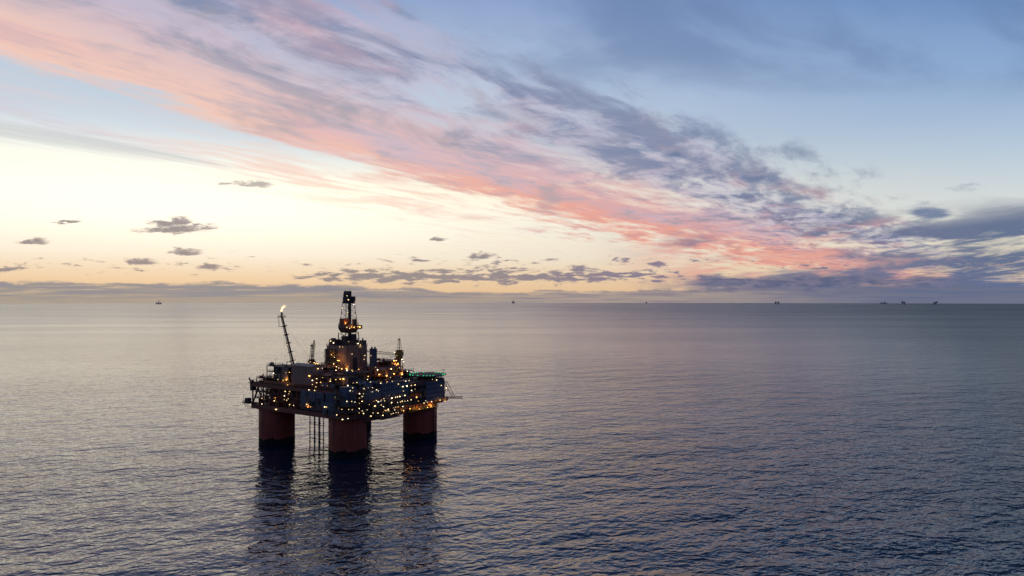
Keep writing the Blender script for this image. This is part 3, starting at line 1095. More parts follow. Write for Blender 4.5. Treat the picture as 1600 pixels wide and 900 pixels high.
# ---- pedestal cranes
def crane(cx, cy, zc, boom_tip, mast_h, cabmat, s=1.0):
    b = MB()
    b.tube((cx, cy, 41.8), (cx, cy, zc), 1.25 * s, 14)
    b.tube((cx, cy, zc - 0.6), (cx, cy, zc), 1.9 * s, 14)
    c = b.build('crane', M['yellow'] if cabmat == 'yellow' else M['dark'], rig)
    b = MB()
    b.prism(circle(cx, cy, 2.2 * s, 8), zc, zc + 2.6 * s, circle(cx, cy, 3.0 * s, 8))
    b.prism(circle(cx, cy, 3.2 * s, 8), zc + 2.61 * s, zc + 5.0 * s)
    b.rail(circle(cx, cy, 3.1 * s, 8), zc + 5.0 * s, 1.0, 1.2, 0.07, True)
    b.box(cx - 1.4 * s, cx + 1.4 * s, cy - 1.2 * s, cy + 1.2 * s, zc + 5.0 * s, zc + 6.4 * s)
    b.build('machinery_house', M[cabmat], c)
    b = MB()
    top = (cx, cy, zc + mast_h)
    for sx, sy in ((-1, -1), (1, -1), (1, 1), (-1, 1)):
        b.tube((cx + sx * 1.5 * s, cy + sy * 1.3 * s, zc + 5 * s), (cx + sx * 0.3, cy + sy * 0.3, zc + mast_h), 0.17, 6)
    for k in (0.35, 0.6, 0.8):
        w = 1.5 * s * (1 - k) + 0.3 * k
        zz = zc + 5 * s + (mast_h - 5 * s) * k
        for p, q in zip(square(cx, cy, w), square(cx, cy, w)[1:] + square(cx, cy, w)[:1]):
            b.tube((*p, zz), (*q, zz), 0.09, 5)
    b.box(cx - 0.7, cx + 0.7, cy - 0.6, cy + 0.6, zc + mast_h - 0.3, zc + mast_h + 0.6)
    b.tube((cx, cy, zc + mast_h), (cx, cy, zc + mast_h + 2.6), 0.08, 5)
    b.build('mast', M['dark'] if cabmat != 'yellow' else M['yellow'], c)
    b = MB()
    root, tip = Vector((cx, cy, zc + 2.8 * s)), Vector(boom_tip)
    d = (tip - root).normalized()
    sd_ = d.cross(Vector((0, 0, 1))).normalized()
    upv = sd_.cross(d).normalized()
    L = (tip - root).length
    nseg = max(6, int(L / 2.0))
    def corner(t, i):
        w = 0.85 * s * min(1.0, 0.35 + 3 * t, 0.25 + 3 * (1 - t))
        o = ((-1, -1), (1, -1), (1, 1), (-1, 1))[i % 4]
        return root + d * (L * t) + sd_ * (o[0] * w) + upv * (o[1] * w)
    for i in range(4):
        for k in range(nseg):
            t0, t1 = 0.08 + 0.92 * k / nseg, 0.08 + 0.92 * (k + 1) / nseg
            b.tube(corner(t0, i), corner(t1, i), 0.14, 5)
            b.tube(corner(t0, i), corner(t1, i + 1), 0.08, 4)
            b.tube(corner(t1, i), corner(t1, i + 1), 0.08, 4)
    b.tube(top, tip, 0.05, 4)
    b.tube(top, root + d * (L * 0.6), 0.05, 4)
    b.tube(tip, tip - Vector((0, 0, min(6.0, tip.z - 50))), 0.05, 4)
    b.build('boom', M['yellow'] if cabmat == 'yellow' else M['dark'], c)
    return c


crane(17.0, 33.0, 56.0, (7.0, 8.0, 62.6), 14.0, 'yellow', 1.0)
crane(-16.7, -20.0, 52.2, (-17.5, -17.0, 70.8), 15.0, 'dark', 0.85)

# ---- flare boom and its flame
b = MB()
A, T = Vector((-43.5, -11, 41.8)), Vector((-60.3, -11, 88.0))
d = (T - A).normalized()
u1 = Vector((0, 1, 0))
u2 = d.cross(u1).normalized()
def flare_pt(t, i):
    w = 1.25 - 0.45 * t
    a = 2 * math.pi * i / 3 + 0.3
    return A + (T - A) * t + u1 * (w * math.cos(a)) + u2 * (w * math.sin(a))
NS = 22
for i in range(3):
    b.tube(flare_pt(0, i), flare_pt(1, i), 0.24, 7)
    for k in range(NS):
        b.tube(flare_pt(k / NS, i), flare_pt((k + 1) / NS, i + 1), 0.11, 5)
        b.tube(flare_pt((k + 1) / NS, i), flare_pt((k + 1) / NS, i + 1), 0.10, 5)
b.tube(A, T + d * 1.0, 0.42, 8)
b.tube(A + u1 * 0.5, T + u1 * 0.3, 0.2, 6)
for k in (3, 6, 9, 12, 15, 18):
    c0 = A + (T - A) * (k / NS)
    b.add([tuple(c0 + u1 * (x * 1.7) + u2 * (y * 1.5) + d * z) for z in (0, 0.25) for x, y in ((-1, -1), (1, -1), (1, 1), (-1, 1))],
          [(3, 2, 1, 0), (4, 5, 6, 7), (0, 1, 5, 4), (1, 2, 6, 5), (2, 3, 7, 6), (3, 0, 4, 7)])
fl = b.build('flare_boom', M['dark'], rig)
b = MB()
b.box(-62.6, -58.0, -13.2, -8.8, 86.2, 86.5)
b.rail(square(-60.3, -11, 2.2), 86.5, 1.0, 1.4, 0.07, True)
for x in (-62.4, -61.4):
    b.tube((x, -12.8, 86.2), (x + 0.6, -12.4, 79.5), 0.10, 5)
b.box(-62.3, -58.5, -12.6, -9.6, 79.3, 79.5)
b.build('service_platform', M['dark'], fl)
b = MB()
b.tube(T, T + Vector((-0.5, 0, 2.2)), 0.55, 10, 0.45)
b.tube(T + Vector((0.5, 0.6, -0.5)), T + Vector((0.3, 0.6, 1.8)), 0.2, 6)
b.build('burner_tip', M['dark'], fl)
b = MB()
def tongue(base, h, r, lean, ph):
    n, K = 10, 12
    vs, fs = [], []
    for k in range(K + 1):
        t = k / K
        rr = r * (0.30 + 1.35 * t ** 0.7) * max(0.0, 1 - t ** 1.6) * (1 + 0.22 * math.sin(9 * t + ph)) + 0.02
        c = base + Vector((lean[0] * t ** 1.5 + 0.35 * math.sin(7 * t + ph), lean[1] * t ** 1.5, h * t))
        for i in range(n):
            a = 2 * math.pi * i / n
            vs.append(tuple(c + Vector((rr * math.cos(a), rr * math.sin(a), 0))))
    for k in range(K):
        for i in range(n):
            j = (i + 1) % n
            fs.append((k * n + i, k * n + j, (k + 1) * n + j, (k + 1) * n + i))
    b.add(vs, fs, True)
FB = T + Vector((-0.5, 0, 2.2))
tongue(FB, 5.6, 0.62, (2.2, 1.0), 0.4)
tongue(FB + Vector((0.3, 0.2, 0.6)), 4.6, 0.55, (2.9, 1.6), 2.0)
tongue(FB + Vector((-0.2, -0.1, 0.3)), 3.8, 0.45, (0.9, 0.2), 4.0)
b.build('flame', M['flame'], fl)
for sgn in (-1, 1):
    b = MB()
    b.tube((-58.5, -11 + sgn * 0.6, 82), (-40, -11 + sgn * 12, 52), 0.05, 4)
    b.build('stay_cable', M['dark'], fl)
# ---- accommodation blocks with their windows
def windows_x(parent, x, y0, y1, z0, rows, dz, step, w, h):
    proto_w = None
    for k in range(rows):
        y = y0
        while y <= y1:
            if proto_w is None:
                m = MB()
                m.box(-0.04, 0.06, -w / 2, w / 2, -h / 2, h / 2)
                proto_w = m.build('window', M['glass'], parent, (x, y, z0 + k * dz))
            else:
                o = proto_w.copy()
                o.location = (x, y, z0 + k * dz)
                o.parent = parent
                COL.objects.link(o)
            y += step


def block(x0, x1, y0, y1, z0, z1, mat, rows, step=2.3):
    b = MB()
    b.box(x0, x1, y0, y1, z0, z1)
    nz = rows
    for k in range(nz + 1):
        z = z0 + (z1 - z0) * k / nz
        b.box(x0 - 0.02, x1 + 0.14, y0 - 0.14, y1 + 0.14, z - 0.12, z + 0.12)
    b.ribs_x(y0 + 0.1, y1 - 0.05, x1, z0, z1, (y1 - y0 - 0.2) / max(1, round((y1 - y0) / 4.6)), 0.22, 0.1)
    o = b.build('accommodation_block', M[mat], rig)
    dz = (z1 - z0) / nz
    windows_x(o, x1 + 0.02, y0 + 1.4, y1 - 1.0, z0 + dz * 0.55, nz, dz, step, 1.1, 1.2)
    r = MB()
    rp = random.Random(int(y0) + 99)
    for _ in range(9):
        x, y = rp.uniform(x0 + 1, x1 - 1), rp.uniform(y0 + 1, y1 - 1)
        s = rp.uniform(0.4, 1.1)
        r.box(x - s, x + s, y - s, y + s, z1 + 0.12, z1 + rp.uniform(0.8, 2.0))
    r.build('roof_unit', M['steel'], o)
    r = MB()
    r.rail([(x0, y0 + .2), (x1 - .2, y0 + .2), (x1 - .2, y1 - .2), (x0, y1 - .2)], z1 + 0.12, 1.1, 2.0, 0.07)
    r.build('roof_railing', M['steel'], o)
    return o


block(38.0, 49.4, -18.0, 7.0, 31.8, 44.6, 'blue', 4)
block(38.0, 49.0, 25.0, 46.4, 27.7, 40.9, 'blue', 4)
b = MB()                                            # the lower, paler wall between corner and cabins
b.box(46.9, 48.6, -33.6, -18.3, 33.6, 41.6)
b.ribs_x(-33.2, -18.6, 48.6, 33.6, 41.6, 1.2, 0.45, 0.15)
b.build('wall_panel', M['bluelight'], rig)

# open galleries between the two cabin blocks
b = MB()
for z in (27.6, 31.6, 36.0, 40.0):
    b.box(44.0, 50.4, 7.2, 24.8, z - 0.25, z)
    b.rail([(50.3, 7.3), (50.3, 24.7)], z, 1.1, 1.7, 0.07)
for y in (7.6, 13.3, 19.0, 24.4):
    b.box(49.9, 50.3, y - 0.2, y + 0.2, 24.6, 41.5)
for y in (7.6, 13.3, 19.0):
    b.tube((50.1, y, 27.8), (50.1, y + 5.4, 35.8), 0.2, 6)
for k in range(14):
    y = 8 + random.random() * 16
    z = random.choice((27.6, 31.6, 36.0))
    s = random.uniform(0.4, 1.0)
    b.box(47 - s, 47 + s, y - s, y + s, z, z + random.uniform(1.2, 3.0))
b.build('open_gallery', M['steel'], rig)
b = MB()                                            # yellow-lit balcony round the column head
b.box(47.2, 51.0, 9.5, 37.0, 23.0, 23.4)
b.box(46.9, 47.2, 9.5, 37.0, 21.9, 25.0)
b.box(34.0, 47.0, 22.0, 22.9, 21.9, 25.2)
b.rail([(47.3, 9.6), (50.9, 9.6), (50.9, 36.9), (47.3, 36.9)], 23.4, 1.1, 1.6, 0.08)
for y in (11, 16, 21, 26, 31, 36):
    b.tube((50.6, y, 23.0), (47.0, y, 20.6), 0.16, 5)
    b.tube((50.4, y, 23.4), (50.4, y, 27.5), 0.14, 5)
b.build('column_balcony', M['yellow'], rig)

# stepped lit galleries hung on the right hand side
for i, (z, y0, y1, dep_) in enumerate(((33.0, -33.5, 5.5, 7.2), (29.6, -33.0, 5.0, 7.8), (26.2, -31.0, 1.5, 8.2), (22.9, -25.0, -8.0, 8.2))):
    b = MB()
    b.box(47.2, 47.2 + dep_, y0, y1, z - 0.3, z)
    b.rail([(47.3, y0 + .1), (47.1 + dep_, y0 + .1), (47.1 + dep_, y1 - .1), (47.3, y1 - .1)], z, 1.15, 1.5, 0.08)
    n = int((y1 - y0) / 4)
    for k in range(n + 1):
        y = y0 + 0.3 + (y1 - y0 - 0.6) * k / n
        if i:
            b.box(46.9 + dep_ - 0.2, 46.9 + dep_ + 0.1, y - 0.14, y + 0.14, z, z + 3.1)
        if k < n and k % 2 == i % 2 and i:
            y2 = y0 + 0.3 + (y1 - y0 - 0.6) * (k + 1) / n
            b.tube((47 + dep_ - .2, y, z), (47 + dep_ - .2, y2, z + 3.1), 0.12, 5)
    g = b.build('hanging_gallery', M['steel'], rig)
    rp = random.Random(40 + i)
    gm_ = M['grey' if i % 2 else 'orange']
    for _ in range(14):
        e = MB()
        y, x = rp.uniform(y0 + 1, y1 - 1), rp.uniform(48.5, 46 + dep_)
        if rp.random() < 0.5:
            s = rp.uniform(0.3, 0.9)
            hh = rp.uniform(0.8, 2.4)
            e.box(x - s, x + s, y - s, y + s, z, z + hh)
            e.box(x + s, x + s + 0.06, y - s * 0.7, y + s * 0.7, z + 0.2, z + hh * 0.8)
            e.build('cabinet', gm_, g)
        else:
            r = rp.uniform(0.25, 0.6)
            hh = rp.uniform(1.2, 2.6)
            e.tube((x, y, z), (x, y, z + hh), r, 10)
            e.tube((x, y, z + hh), (x, y, z + hh + r * 0.4), r * 0.95, 10, r * 0.3)
            e.build('tank', gm_, g)
    for _ in range(3):
        e = MB()
        zz = z + rp.uniform(1.6, 2.9)
        xx = 48 + rp.random() * 5
        e.tube((xx, y0 + .6, zz), (xx, y1 - .6, zz), rp.uniform(0.1, 0.24), 6)
        e.build('pipe_run', gm_, g)
b = MB()
b.box(46.95, 47.3, -34, 6, 21.5, 33.5)
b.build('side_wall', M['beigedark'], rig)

# ---- helideck
HX, HY, HZ = 37.5, 40.0, 44.9
b = MB()
b.prism(circle(HX, HY, 13.4, 8, math.pi / 8), HZ - 0.7, HZ)
h = b.build('helideck', M['deckgreen'], rig)
b = MB()
ring_o, ring_i = circle(HX, HY, 15.0, 8, math.pi / 8), circle(HX, HY, 13.45, 8, math.pi / 8)
for k in range(8):
    o0, o1, i0, i1 = ring_o[k], ring_o[(k + 1) % 8], ring_i[k], ring_i[(k + 1) % 8]
    b.tube((*o0, HZ + 0.15), (*o1, HZ + 0.15), 0.12, 5)
    for j in range(10):
        t = j / 9
        b.tube((i0[0] + (i1[0] - i0[0]) * t, i0[1] + (i1[1] - i0[1]) * t, HZ - 0.45), (o0[0] + (o1[0] - o0[0]) * t, o0[1] + (o1[1] - o0[1]) * t, HZ + 0.15), 0.06, 4)
    for q in (0.35, 0.7):
        b.tube((i0[0] + (o0[0] - i0[0]) * q, i0[1] + (o0[1] - i0[1]) * q, HZ - 0.45 + 0.6 * q), (i1[0] + (o1[0] - i1[0]) * q, i1[1] + (o1[1] - i1[1]) * q, HZ - 0.45 + 0.6 * q), 0.05, 4)
b.build('safety_net', M['steel'], h)
b = MB()
for k in range(8):
    a = math.pi / 8 + 2 * math.pi * k / 8
    x, y = HX + 11.5 * math.cos(a), HY + 11.5 * math.sin(a)
    b.tube((x, y, HZ - 0.7), (min(x, 46.5), min(y, 46), 41.4), 0.28, 6)
    b.tube((x, y, HZ - 1.0), (HX, HY, HZ - 2.6), 0.2, 6)
b.box(HX - 5, HX + 5, HY - 5, HY + 5, 41.0, HZ - 1.2)
b.build('support_frame', M['steel'], h)
b = MB()
ringp = circle(0, 0, 1, 40)
for k in range(40):
    a0, a1 = 2 * math.pi * k / 40, 2 * math.pi * (k + 1) / 40
    for (r0, r1) in ((6.4, 6.9),):
        b.add([(HX + r * math.cos(a), HY + r * math.sin(a), HZ + 0.012) for r, a in ((r0, a0), (r1, a0), (r1, a1), (r0, a1))], [(0, 1, 2, 3)])
b.build('landing_circle', M['yellow'], h)
b = MB()
b.tube((HX + 4, HY + 14.0, HZ - 0.5), (HX + 4, HY + 14.0, HZ + 2.4), 0.12, 5)
b.tube((HX + 3.2, HY + 14.0, HZ + 2.3), (HX + 5.2, HY + 14.0, HZ + 2.5), 0.22, 6)
b.build('wind_sock', M['orange'], h)

# ---- davit frame and landing walkway off the right corner
b = MB()
for s in (0, 3.2):
    b.tube((47.0, 44.5 + s, 38.6), (49.5, 45.5 + s, 39.4), 0.22, 6)
    b.tube((49.5, 45.5 + s, 39.4), (54.0, 49.0 + s, 28.2), 0.22, 6)
    b.tube((47.2, 44.5 + s, 27.6), (49.5, 45.5 + s, 39.4), 0.18, 6)
    b.tube((48.3, 45 + s, 33.5), (52, 47.2 + s, 33.2), 0.14, 6)
b.tube((49.5, 45.5, 39.4), (49.5, 48.7, 39.4), 0.16, 6)
b.tube((54.0, 49.0, 28.2), (54.0, 52.2, 28.2), 0.16, 6)
b.build('davit', M['beige'], rig)
b = MB()
d0, d1 = Vector((46.5, 47.0, 27.2)), Vector((58.5, 55.5, 27.0))
dd = (d1 - d0).normalized()
ss = Vector((-dd.y, dd.x, 0))
b.add([tuple(p + ss * s + Vector((0, 0, zz))) for zz in (0, 0.45) for p, s in ((d0, -1.3), (d1, -0.9), (d1, 0.9), (d0, 1.3))],
      [(3, 2, 1, 0), (4, 5, 6, 7), (0, 1, 5, 4), (1, 2, 6, 5), (2, 3, 7, 6), (3, 0, 4, 7)])
for s in (-1.1, 1.1):
    b.rail([tuple((d0 + ss * s)[:2]), tuple((d1 + ss * s * 0.75)[:2])], 27.5, 1.1, 1.5, 0.07)
b.tube(d0 + dd * 7 + Vector((0, 0, .4)), d0 + dd * 7 + Vector((0, 0, 4.2)), 0.16, 6)
b.box(47.5, 51, 44, 48.0, 25.9, 28.6)
b.build('landing_walkway', M['grey'], rig)

# ---- risers and caissons down to the sea
rz_proto = None
for (x, y, r) in ((-5.6, -31, 0.36), (-2.4, -30, 0.30), (-0.6, -31, 0.34), (2.0, -30, 0.30), (4.2, -31, 0.40), (6.6, -30, 0.32)):
    b = MB()
    b.tube((0, 0, -6), (0, 0, 26), r, 8)
    for k in range(4):
        b.tube((0, 0, 3 + k * 6.5), (0, 0, 3.5 + k * 6.5), r * 1.9, 8)
    b.build('riser', M['dark'], rig, (x, y, 0))
b = MB()
for z in (5.5, 15.0, 21.5):
    b.tube((-7, -31, z), (8, -31, z), 0.12, 5)
    b.tube((-7, -30, z), (8, -30, z), 0.12, 5)
b.build('riser_guide', M['dark'], rig)
for (x, y) in ((48.0, 35.4), (48.2, 38.0)):
    b = MB()
    b.tube((0, 0, -6), (0, 0, 26), 0.36, 8)
    for k in range(4):
        b.tube((0, 0, 3 + k * 6.0), (0, 0, 3.4 + k * 6.0), 0.62, 8)
    b.build('caisson', M['dark'], rig, (x, y, 0))
for k in range(6):
    b = MB()
    p0, p1 = Vector((28.0, 25.0, 22.5 - k * 2.5)), Vector((6.0, 2.0, 20.5 - k * 2.2))
    pts = []
    for i in range(15):
        t = i / 14
        p = p0.lerp(p1, t)
        p.z -= 3.0 * 4 * t * (1 - t) * (0.7 + 0.08 * k)
        pts.append(p)
    b.path(pts, 0.10, 5)
    for i in range(1, 14):
        b.tube(pts[i], pts[i] - Vector((0, 0, 1.6)), 0.05, 4)
    b.build('hanging_cable', M['dark'], rig)

# ---- whip aerials and lamp posts
for (x, y, z, hh) in ((-30, -40, 54, 6), (-40, -42, 45, 5), (24, -36, 51, 5), (42, -30, 46, 4), (30, 8, 52, 6), (25, 26, 55.5, 5), (-24, -18, 51, 7), (44, 2, 44.6, 4), (33, -15, 46, 6), (20, -20, 50.5, 5)):
    b = MB()
    b.tube((x, y, z), (x, y, z + hh), 0.10, 5, 0.05)
    b.tube((x - 0.6, y, z + hh * 0.7), (x + 0.6, y, z + hh * 0.7), 0.05, 4)
    b.build('aerial', M['dark'], rig)

# ------------------------------------------------------------------ lamps: places on the platform's own axes
GALLERY = [
    (47.5, -51.1, 26.1), (49.4, -48.3, 26.5), (48.5, -48.5, 37), (50.5, -46.3, 36.8), (49.3, -42.5, 35.9), (49.3, -44.2, 42.8), (50.1, -39.4, 40.8),
    (50.3, -39.6, 38.1), (47.2, -36.8, 30.9), (46.3, -36, 27.9), (50.1, -36.9, 38.7), (52.2, -39.3, 36.1), (46.3, -33, 31.9), (51.9, -38.7, 30),
    (53.6, -39.4, 28.7), (53.6, -39.4, 40.9), (47.4, -25.3, 42.8), (49.2, -27.3, 40.5), (49.1, -23.3, 41.3), (49.1, -21.7, 40.5),
    (53.9, -32.1, 34.7), (52.7, -29.8, 34.6), (52.3, -27.8, 31.3), (47.8, -20.5, 33.3), (48.1, -18.5, 33.4), (50.9, -18.5, 33.3),
    (52.5, -17.4, 33.3), (52.6, -16.6, 32.3), (52.6, -25.2, 30.9), (51, -18.5, 31.1), (51.3, -10.7, 31.6), (47.8, -25.2, 26.6), (55.9, -29.3, 26.1),
    (55.5, -27.5, 29.4), (54.8, -23.9, 26.8), (47.8, -13.4, 26.5), (50.3, -13.7, 26.7), (51.5, -14.9, 24.9), (47.8, -7, 23.5), (55.7, -16.2, 23.8),
    (55.1, -13, 24.7), (47.8, -5.8, 27.1), (47.8, -2, 27.3), (47.8, 2, 27.1), (51.7, -15.7, 23.7), (55.7, -25, 23.8), (55, -30.7, 29.9),
    (53, -33.8, 33.5), (52.4, -35.1, 30.2), (47.8, -27.1, 24.8), (50.6, -25.3, 23.8), (51.5, -17.3, 23.2), (55.9, -10.8, 26.2), (53.6, -15, 30.7),
    (49.9, 0.7, 40.9), (49.9, 4.8, 40.9), (48.2, 11, 40.6), (50.2, 12.6, 40.8), (49.9, 1.4, 37.8), (48.2, 11.4, 37), (50.2, 12.6, 37.9),
    (50.3, 23.7, 28.6), (47.6, 28.6, 26.7), (47.6, 25.1, 26.6), (47.6, 33.5, 26.5), (47.6, 38.1, 26.6), (47.6, 42.9, 26.5), (51.2, 46, 33.5),
    (49.2, 48.1, 34.8), (49.6, 41.9, 37.4), (49.2, 37.1, 41.8), (47.1, 34.9, 42.1),
]
DECK = [
    (-26.3, -44.7, 49.5), (-28.3, -41.3, 48.3), (-30.1, -42.3, 46.3), (-24.6, -42.3, 45.1), (-13.1, -44.9, 50.7), (-8.8, -47, 43),
    (-35.6, -46.9, 32), (-39.2, -44.2, 27.5), (-10.8, -47.3, 38.6), (-11.4, -47.5, 35.6), (-19.2, -41.3, 31.9), (-13.3, -44.1, 32.2),
    (-7.8, -47.3, 34), (-8.6, -46.1, 37), (-15.8, -39.7, 37.3), (-19.9, -47.6, 25.9), (-6.8, -43.7, 29.2), (-17.4, -38.5, 28.2), (11.7, -48.4, 32),
    (13.6, -48.2, 41.5), (18.9, -48.2, 41.5), (17.8, -46.2, 43.5), (12.1, -40.5, 45.2), (12.1, -40.5, 47.8), (12.1, -44, 47.1), (12.1, -44, 44.4),
    (12.1, -39.4, 54.3), (-22.2, -47.2, 31.4), (12.1, -35.7, 54.3), (-2.6, -12.4, 54.5), (10.9, -22.4, 54.1), (8.9, -18.5, 52.8),
    (10.9, -17.8, 52.4), (20.7, -31.8, 53.1), (25.6, -38.9, 51.4), (14.2, -16.1, 51.4), (19.3, -41.8, 49.1), (29.2, -44.2, 49), (29.2, -44.4, 47.7),
    (22.9, -45.4, 44.6), (26.7, -44.6, 44.6), (38, -48.3, 38.5), (30, -49.6, 32.1), (31.7, -49.6, 32.2), (34.5, -42.8, 30.9), (37.4, -42.2, 30.2),
    (40.6, -49.4, 28), (41, -39.9, 30.3), (44, -39.7, 30.3), (39.1, -34.2, 46.2), (42.9, -34.6, 46.8), (43.1, -42.6, 45.7), (49.3, -44.4, 44.9),
    (49.3, -46.5, 43.3), (39.8, -29.1, 32.6), (51.5, -36.9, 43.7), (47.3, -29, 43.3), (44.4, -24.2, 46.2), (7.6, 9.9, 42.1), (47.8, -18.3, 45),
    (49.9, 3.6, 44.3), (36.4, 21.9, 42.1), (41.9, -2.9, 46.9), (49.6, -14.2, 45.6), (47.1, -6.6, 45), (26.7, 26.9, 54.6), (26.6, 26.4, 56.5),
    (42.9, 24.4, 27.7), (20.7, 37.6, 46.4), (49.9, -3.7, 43.1), (2.2, -11.5, 66.6), (5.6, -11.9, 66.7), (8.7, 1.2, 66.1), (6.4, 4.1, 67.1),
    (8.5, 2.6, 66), (-6.1, -12.4, 63.7), (-2, -12.5, 59.2), (-2.6, -12.4, 54.5), (8.7, 6.1, 59.7), (0.6, -3.2, 102.2), (4, -6.5, 80.1),
    (5.3, -5.2, 79.3),
]
AMBER = [
    (-10.8, -43.8, 50.9), (-12.9, -44.7, 45.9), (-20.5, -41.3, 44.8), (-26.7, -43.3, 32.6), (12.7, -48.1, 30.3), (15.7, -48.6, 31),
    (-6.1, -26.9, 56.2), (-12.3, -20.3, 54.8), (-28.3, -4.5, 52.8), (-3.6, -13.8, 61), (1.5, -11.6, 57), (2.6, -13.9, 57.3), (34.2, -44.3, 49),
    (38.5, -44.7, 49.6), (39.1, -42.5, 49.6), (21.1, -45.1, 46.5), (6.3, -4.2, 80.2), (6.8, -2.3, 80), (7.6, 0.4, 80.4), (8.1, 1.8, 80.1),
    (0.7, -4.6, 82.8), (23.3, 21.2, 53), (39.1, 6.3, 54.5), (26.2, 17.5, 56), (25.2, 22.7, 53.4), (39, 11.8, 48.8), (39.6, 11.2, 47.7),
    (37.8, 5, 48.4), (39.2, -3.7, 48), (31, -2.4, 48.2), (50.4, 6.9, 25.2), (48, 16.8, 31.7), (47.7, 33, 23.7), (50.3, 25.7, 23.7),
    (51.5, 43.9, 25.9), (55.9, -5.3, 26), (49.2, 18.2, 23.7), (11, -17.5, 52), (8.5, -11.1, 51.7), (8.5, 0.4, 50.3), (14.4, -11.6, 51),
    (10.1, -44.9, 50), (33.5, -15.3, 48.3),
]


def lamp_mesh(name, m, r, flood=False):
    bm = bmesh.new()
    bmesh.ops.create_icosphere(bm, subdivisions=2, radius=r)
    nb = len(bm.faces)
    # hood over the bulb
    g = bmesh.ops.create_cone(bm, cap_ends=True, segments=8, radius1=r * 1.25, radius2=r * 0.5, depth=r * 0.5)
    bmesh.ops.translate(bm, verts=g['verts'], vec=(0, 0, r * 1.05))
    me = bpy.data.meshes.new(name)
    bm.faces.ensure_lookup_table()
    for i, f in enumerate(bm.faces):
        f.material_index = 0 if i < nb else 1
    bm.to_mesh(me)
    bm.free()
    me.materials.append(m)
    me.materials.append(M['dark'])
    return me


rl = random.Random(5)
# more small lamps up the derrick, on module tops and railings
DECK += [(-4.9, -5.0, 76.2), (4.6, -1.0, 77.6), (2.5, -4.4, 90.5), (-3.2, -4.0, 93.5), (2.6, 1.5, 96.2), (2.4, -3.6, 99.4), (4.9, -5.6, 70.0), (5.0, 3.0, 68.2),
         (-6.0, -9.7, 69.0), (-9.0, -9.7, 70.2), (8.6, -6.0, 61.5), (8.7, 5.5, 57.0), (8.7, -9.7, 53.0), (18.0, 2.8, 60.2), (20.4, 5.0, 52.0), (17.6, 29.8, 58.4), (15.0, 30.0, 60.5),
         (-16.7, -22.8, 55.0), (-15.0, -22.6, 56.2), (-59.2, -11.4, 87.4), (-52.6, -11.9, 66.5), (30.5, -3.4, 51.5), (39.4, 0.5, 52.2), (39.4, 8.8, 52.4), (26.4, 19.5, 55.9), (26.4, 25.5, 56.2)]
GALLERY = [p for p in GALLERY if not (p[0] > 50.5 and -33 < p[1] < 5.2 and p[2] < 37)]
for z, y0, y1, xe, n in ((33.0, -32.5, 4.5, 54.2, 15), (29.6, -32.0, 4.2, 54.8, 14), (26.2, -30.0, 0.8, 55.2, 13), (22.9, -24.5, -8.5, 55.2, 7)):
    for k in range(n):
        if rl.random() < 0.14:
            continue
        GALLERY.append((xe - rl.choice((0.1, 0.1, 0.1, 2.5, 4.5)), y0 + (y1 - y0) * (k + rl.uniform(0.25, 0.75)) / n, z + rl.choice((2.3, 2.5, 2.6, 1.3))))
for name, spots_, mats, r in (('deck_lamp', DECK, ('lamp', 'lampmid', 'lampdim', 'white', 'lampmid'), 0.28), ('gallery_lamp', GALLERY, ('lamp', 'lampmid', 'lampdim', 'white', 'lamp'), 0.27), ('floodlight', AMBER, ('flood',), 0.36)):
    mm = [lamp_mesh(name, M[k], r) for k in mats]
    for p in spots_:
        o = bpy.data.objects.new(name, rl.choice(mm))
        o.parent = rig
        o.location = p
        s_ = rl.choice((0.6, 0.75, 0.9, 1.0, 1.15, 1.35))
        o.scale = (s_, s_, s_)
        COL.objects.link(o)
gm = lamp_mesh('perimeter_light', M['green'], 0.32)
for k in range(34):
    if rl.random() < 0.25:
        continue
    a = 2 * math.pi * (k + 0.3) / 34
    # along the octagon's edge
    seg = (a - math.pi / 8) % (math.pi / 4) - math.pi / 8
    rr = 13.25 * math.cos(math.pi / 8) / math.cos(seg)
    o = bpy.data.objects.new('perimeter_light', gm)
    o.parent = h
    o.location = (HX + rr * math.cos(a), HY + rr * math.sin(a), HZ + 0.30)
    COL.objects.link(o)

# warm light thrown by the stronger floodlights on the steel round them
GLOWS = [(k, (0.7, -0.7, 0.6)) for k in (1, 2, 3, 4, 6, 9, 11, 14, 16, 20, 21, 24, 25, 28, 29, 30, 31, 32, 34, 35, 36, 38, 40)]
for (px_, py_, pz_), (ox, oy, oz) in ((AMBER[k], o) for k, o in GLOWS):
    l = bpy.data.lights.new('floodlight_glow', 'POINT')
    l.energy = 260.0
    l.color = (1.0, 0.46, 0.11)
    l.shadow_soft_size = 0.4
    o = bpy.data.objects.new('floodlight_glow', l)
    o.parent = rig
    o.location = (px_ + ox, py_ + oy, pz_ + oz)
    COL.objects.link(o)
# ------------------------------------------------------------------ far platforms and ships on the horizon
def far(name, px, dist, label, cat):
    a = math.atan((px - 800.0) / 1081.0)
    x, y = dist * math.sin(a), dist * math.cos(a)
    o = empty(name, (x, y, -dist * dist / (2 * R_EARTH)), -a)
    o.scale = (0.88, 0.88, 0.88)
    tag(o, label, cat)
    return o


FARM = paint('far_steel_hazed', (0.45, 0.41, 0.41), 0.7, 0.2, streak=False)  # lightened base colour stands in for haze over the distance


def far_legs(root, xs, ys, r, z1):
    for x in xs:
        for y in ys:
            b = MB()
            b.tube((x, y, -10), (x, y, z1), r, 8)
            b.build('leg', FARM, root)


def far_deck(root, x0, x1, z0, z1, extra=()):
    b = MB()
    b.box(x0, x1, -22, 22, z0, z1)
    for (a, c, h) in extra:
        b.box(a, c, -14, 14, z1 - 0.05, z1 + h)
    return b.build('deck', FARM, root)


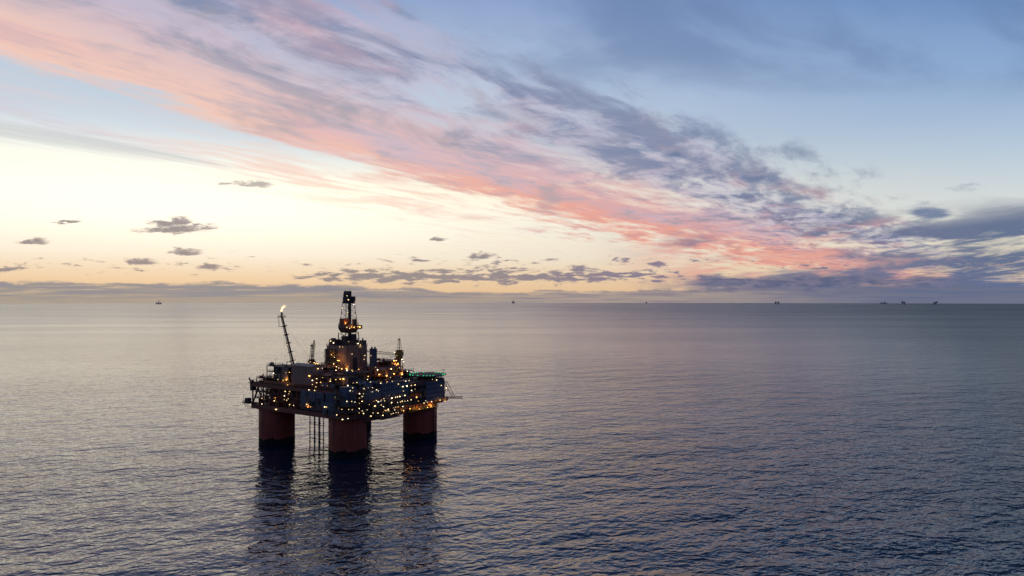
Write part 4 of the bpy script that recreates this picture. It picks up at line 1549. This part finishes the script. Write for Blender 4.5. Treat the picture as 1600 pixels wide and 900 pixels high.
def far_tower(root, x, z0, z1, w):
    b = MB()
    lattice(b, z0, z1, w, w * 0.45, 4, w * 0.14, w * 0.09, x, 0)
    b.box(x - w * 0.5, x + w * 0.5, -w * 0.5, w * 0.5, z0, z0 + (z1 - z0) * 0.3)
    b.tube((x, 0, z0), (x, 0, z1), w * 0.28, 6)
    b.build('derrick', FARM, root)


g = 'oil platforms and ships far off on the horizon'
r = far('drilling_rig', 248, 17500, "tiny drilling rig with a central tower alone under the small puffy clouds", 'drilling rig')
far_legs(r, (-52, -18, 18, 52), (-15, 15), 8, 22)
far_deck(r, -68, 68, 16, 34, ((-66, -34, 10), (30, 64, 12), (-14, 16, 12)))
far_tower(r, 0, 44, 104, 11)
r = far('drilling_rig', 802, 19500, "tiny drilling rig on the horizon between the big platform and dark roll cloud", 'drilling rig')
far_legs(r, (-36, 36), (-15, 15), 9, 24)
far_deck(r, -52, 52, 14, 38, ((-34, 34, 14),))
far_tower(r, 0, 50, 124, 13)
r = far('supply_ship', 1010, 26000, "speck of a ship on the horizon just beside the dark roll cloud's pale end", 'ship')
b = MB()
b.prism([(-34, -8), (28, -8), (38, 0), (28, 8), (-34, 8)], -4, 30)
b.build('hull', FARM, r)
b = MB()
b.box(-14, 18, -7, 7, 29.9, 56)
b.tube((2, 0, 56), (2, 0, 72), 3.0, 6)
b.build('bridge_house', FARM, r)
r = far('production_platform', 1214, 17000, "dark platform of two joined blocks alone under the long dark roll cloud", 'oil platform')
far_legs(r, (-44, -22, 22, 46), (-15, 15), 9, 30)
far_deck(r, -52, -10, 22, 62, ((-50, -30, 14), (-26, -14, 6)))
far_deck(r, 12, 54, 22, 64, ((30, 52, 10),))
b = MB()
b.box(-10.1, 12.1, -4, 4, 34, 44)
b.build('bridge', FARM, r)
r = far('production_ship', 1382, 23000, "long low ship with a pointed tower on the blue horizon", 'ship')
b = MB()
b.prism([(-120, -18), (60, -18), (84, 0), (60, 18), (-120, 18)], -4, 30)
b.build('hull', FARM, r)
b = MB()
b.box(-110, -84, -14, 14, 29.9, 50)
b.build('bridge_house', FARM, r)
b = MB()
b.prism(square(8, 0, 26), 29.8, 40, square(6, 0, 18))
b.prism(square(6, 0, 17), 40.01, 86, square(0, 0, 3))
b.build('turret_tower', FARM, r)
r = far('production_platform', 1412, 16500, "tall narrow dark platform on two thick legs with a leaning boom", 'oil platform')
far_legs(r, (-26, 24), (-12, 12), 12, 34)
far_deck(r, -40, 38, 26, 58, ((-36, -6, 30), (6, 34, 16)))
b = MB()
b.tube((-40, 0, 50), (-64, 0, 92), 3.5, 6)
b.build('flare_boom', FARM, r)
r = far('production_platform', 1461, 17000, "dark platform with deck overhanging one side, last on the horizon under bluest cloud", 'oil platform')
far_legs(r, (-28, 8), (-12, 12), 13, 34)
far_deck(r, -46, 40, 28, 54, ((-10, 60, 18), (24, 62, 26)))
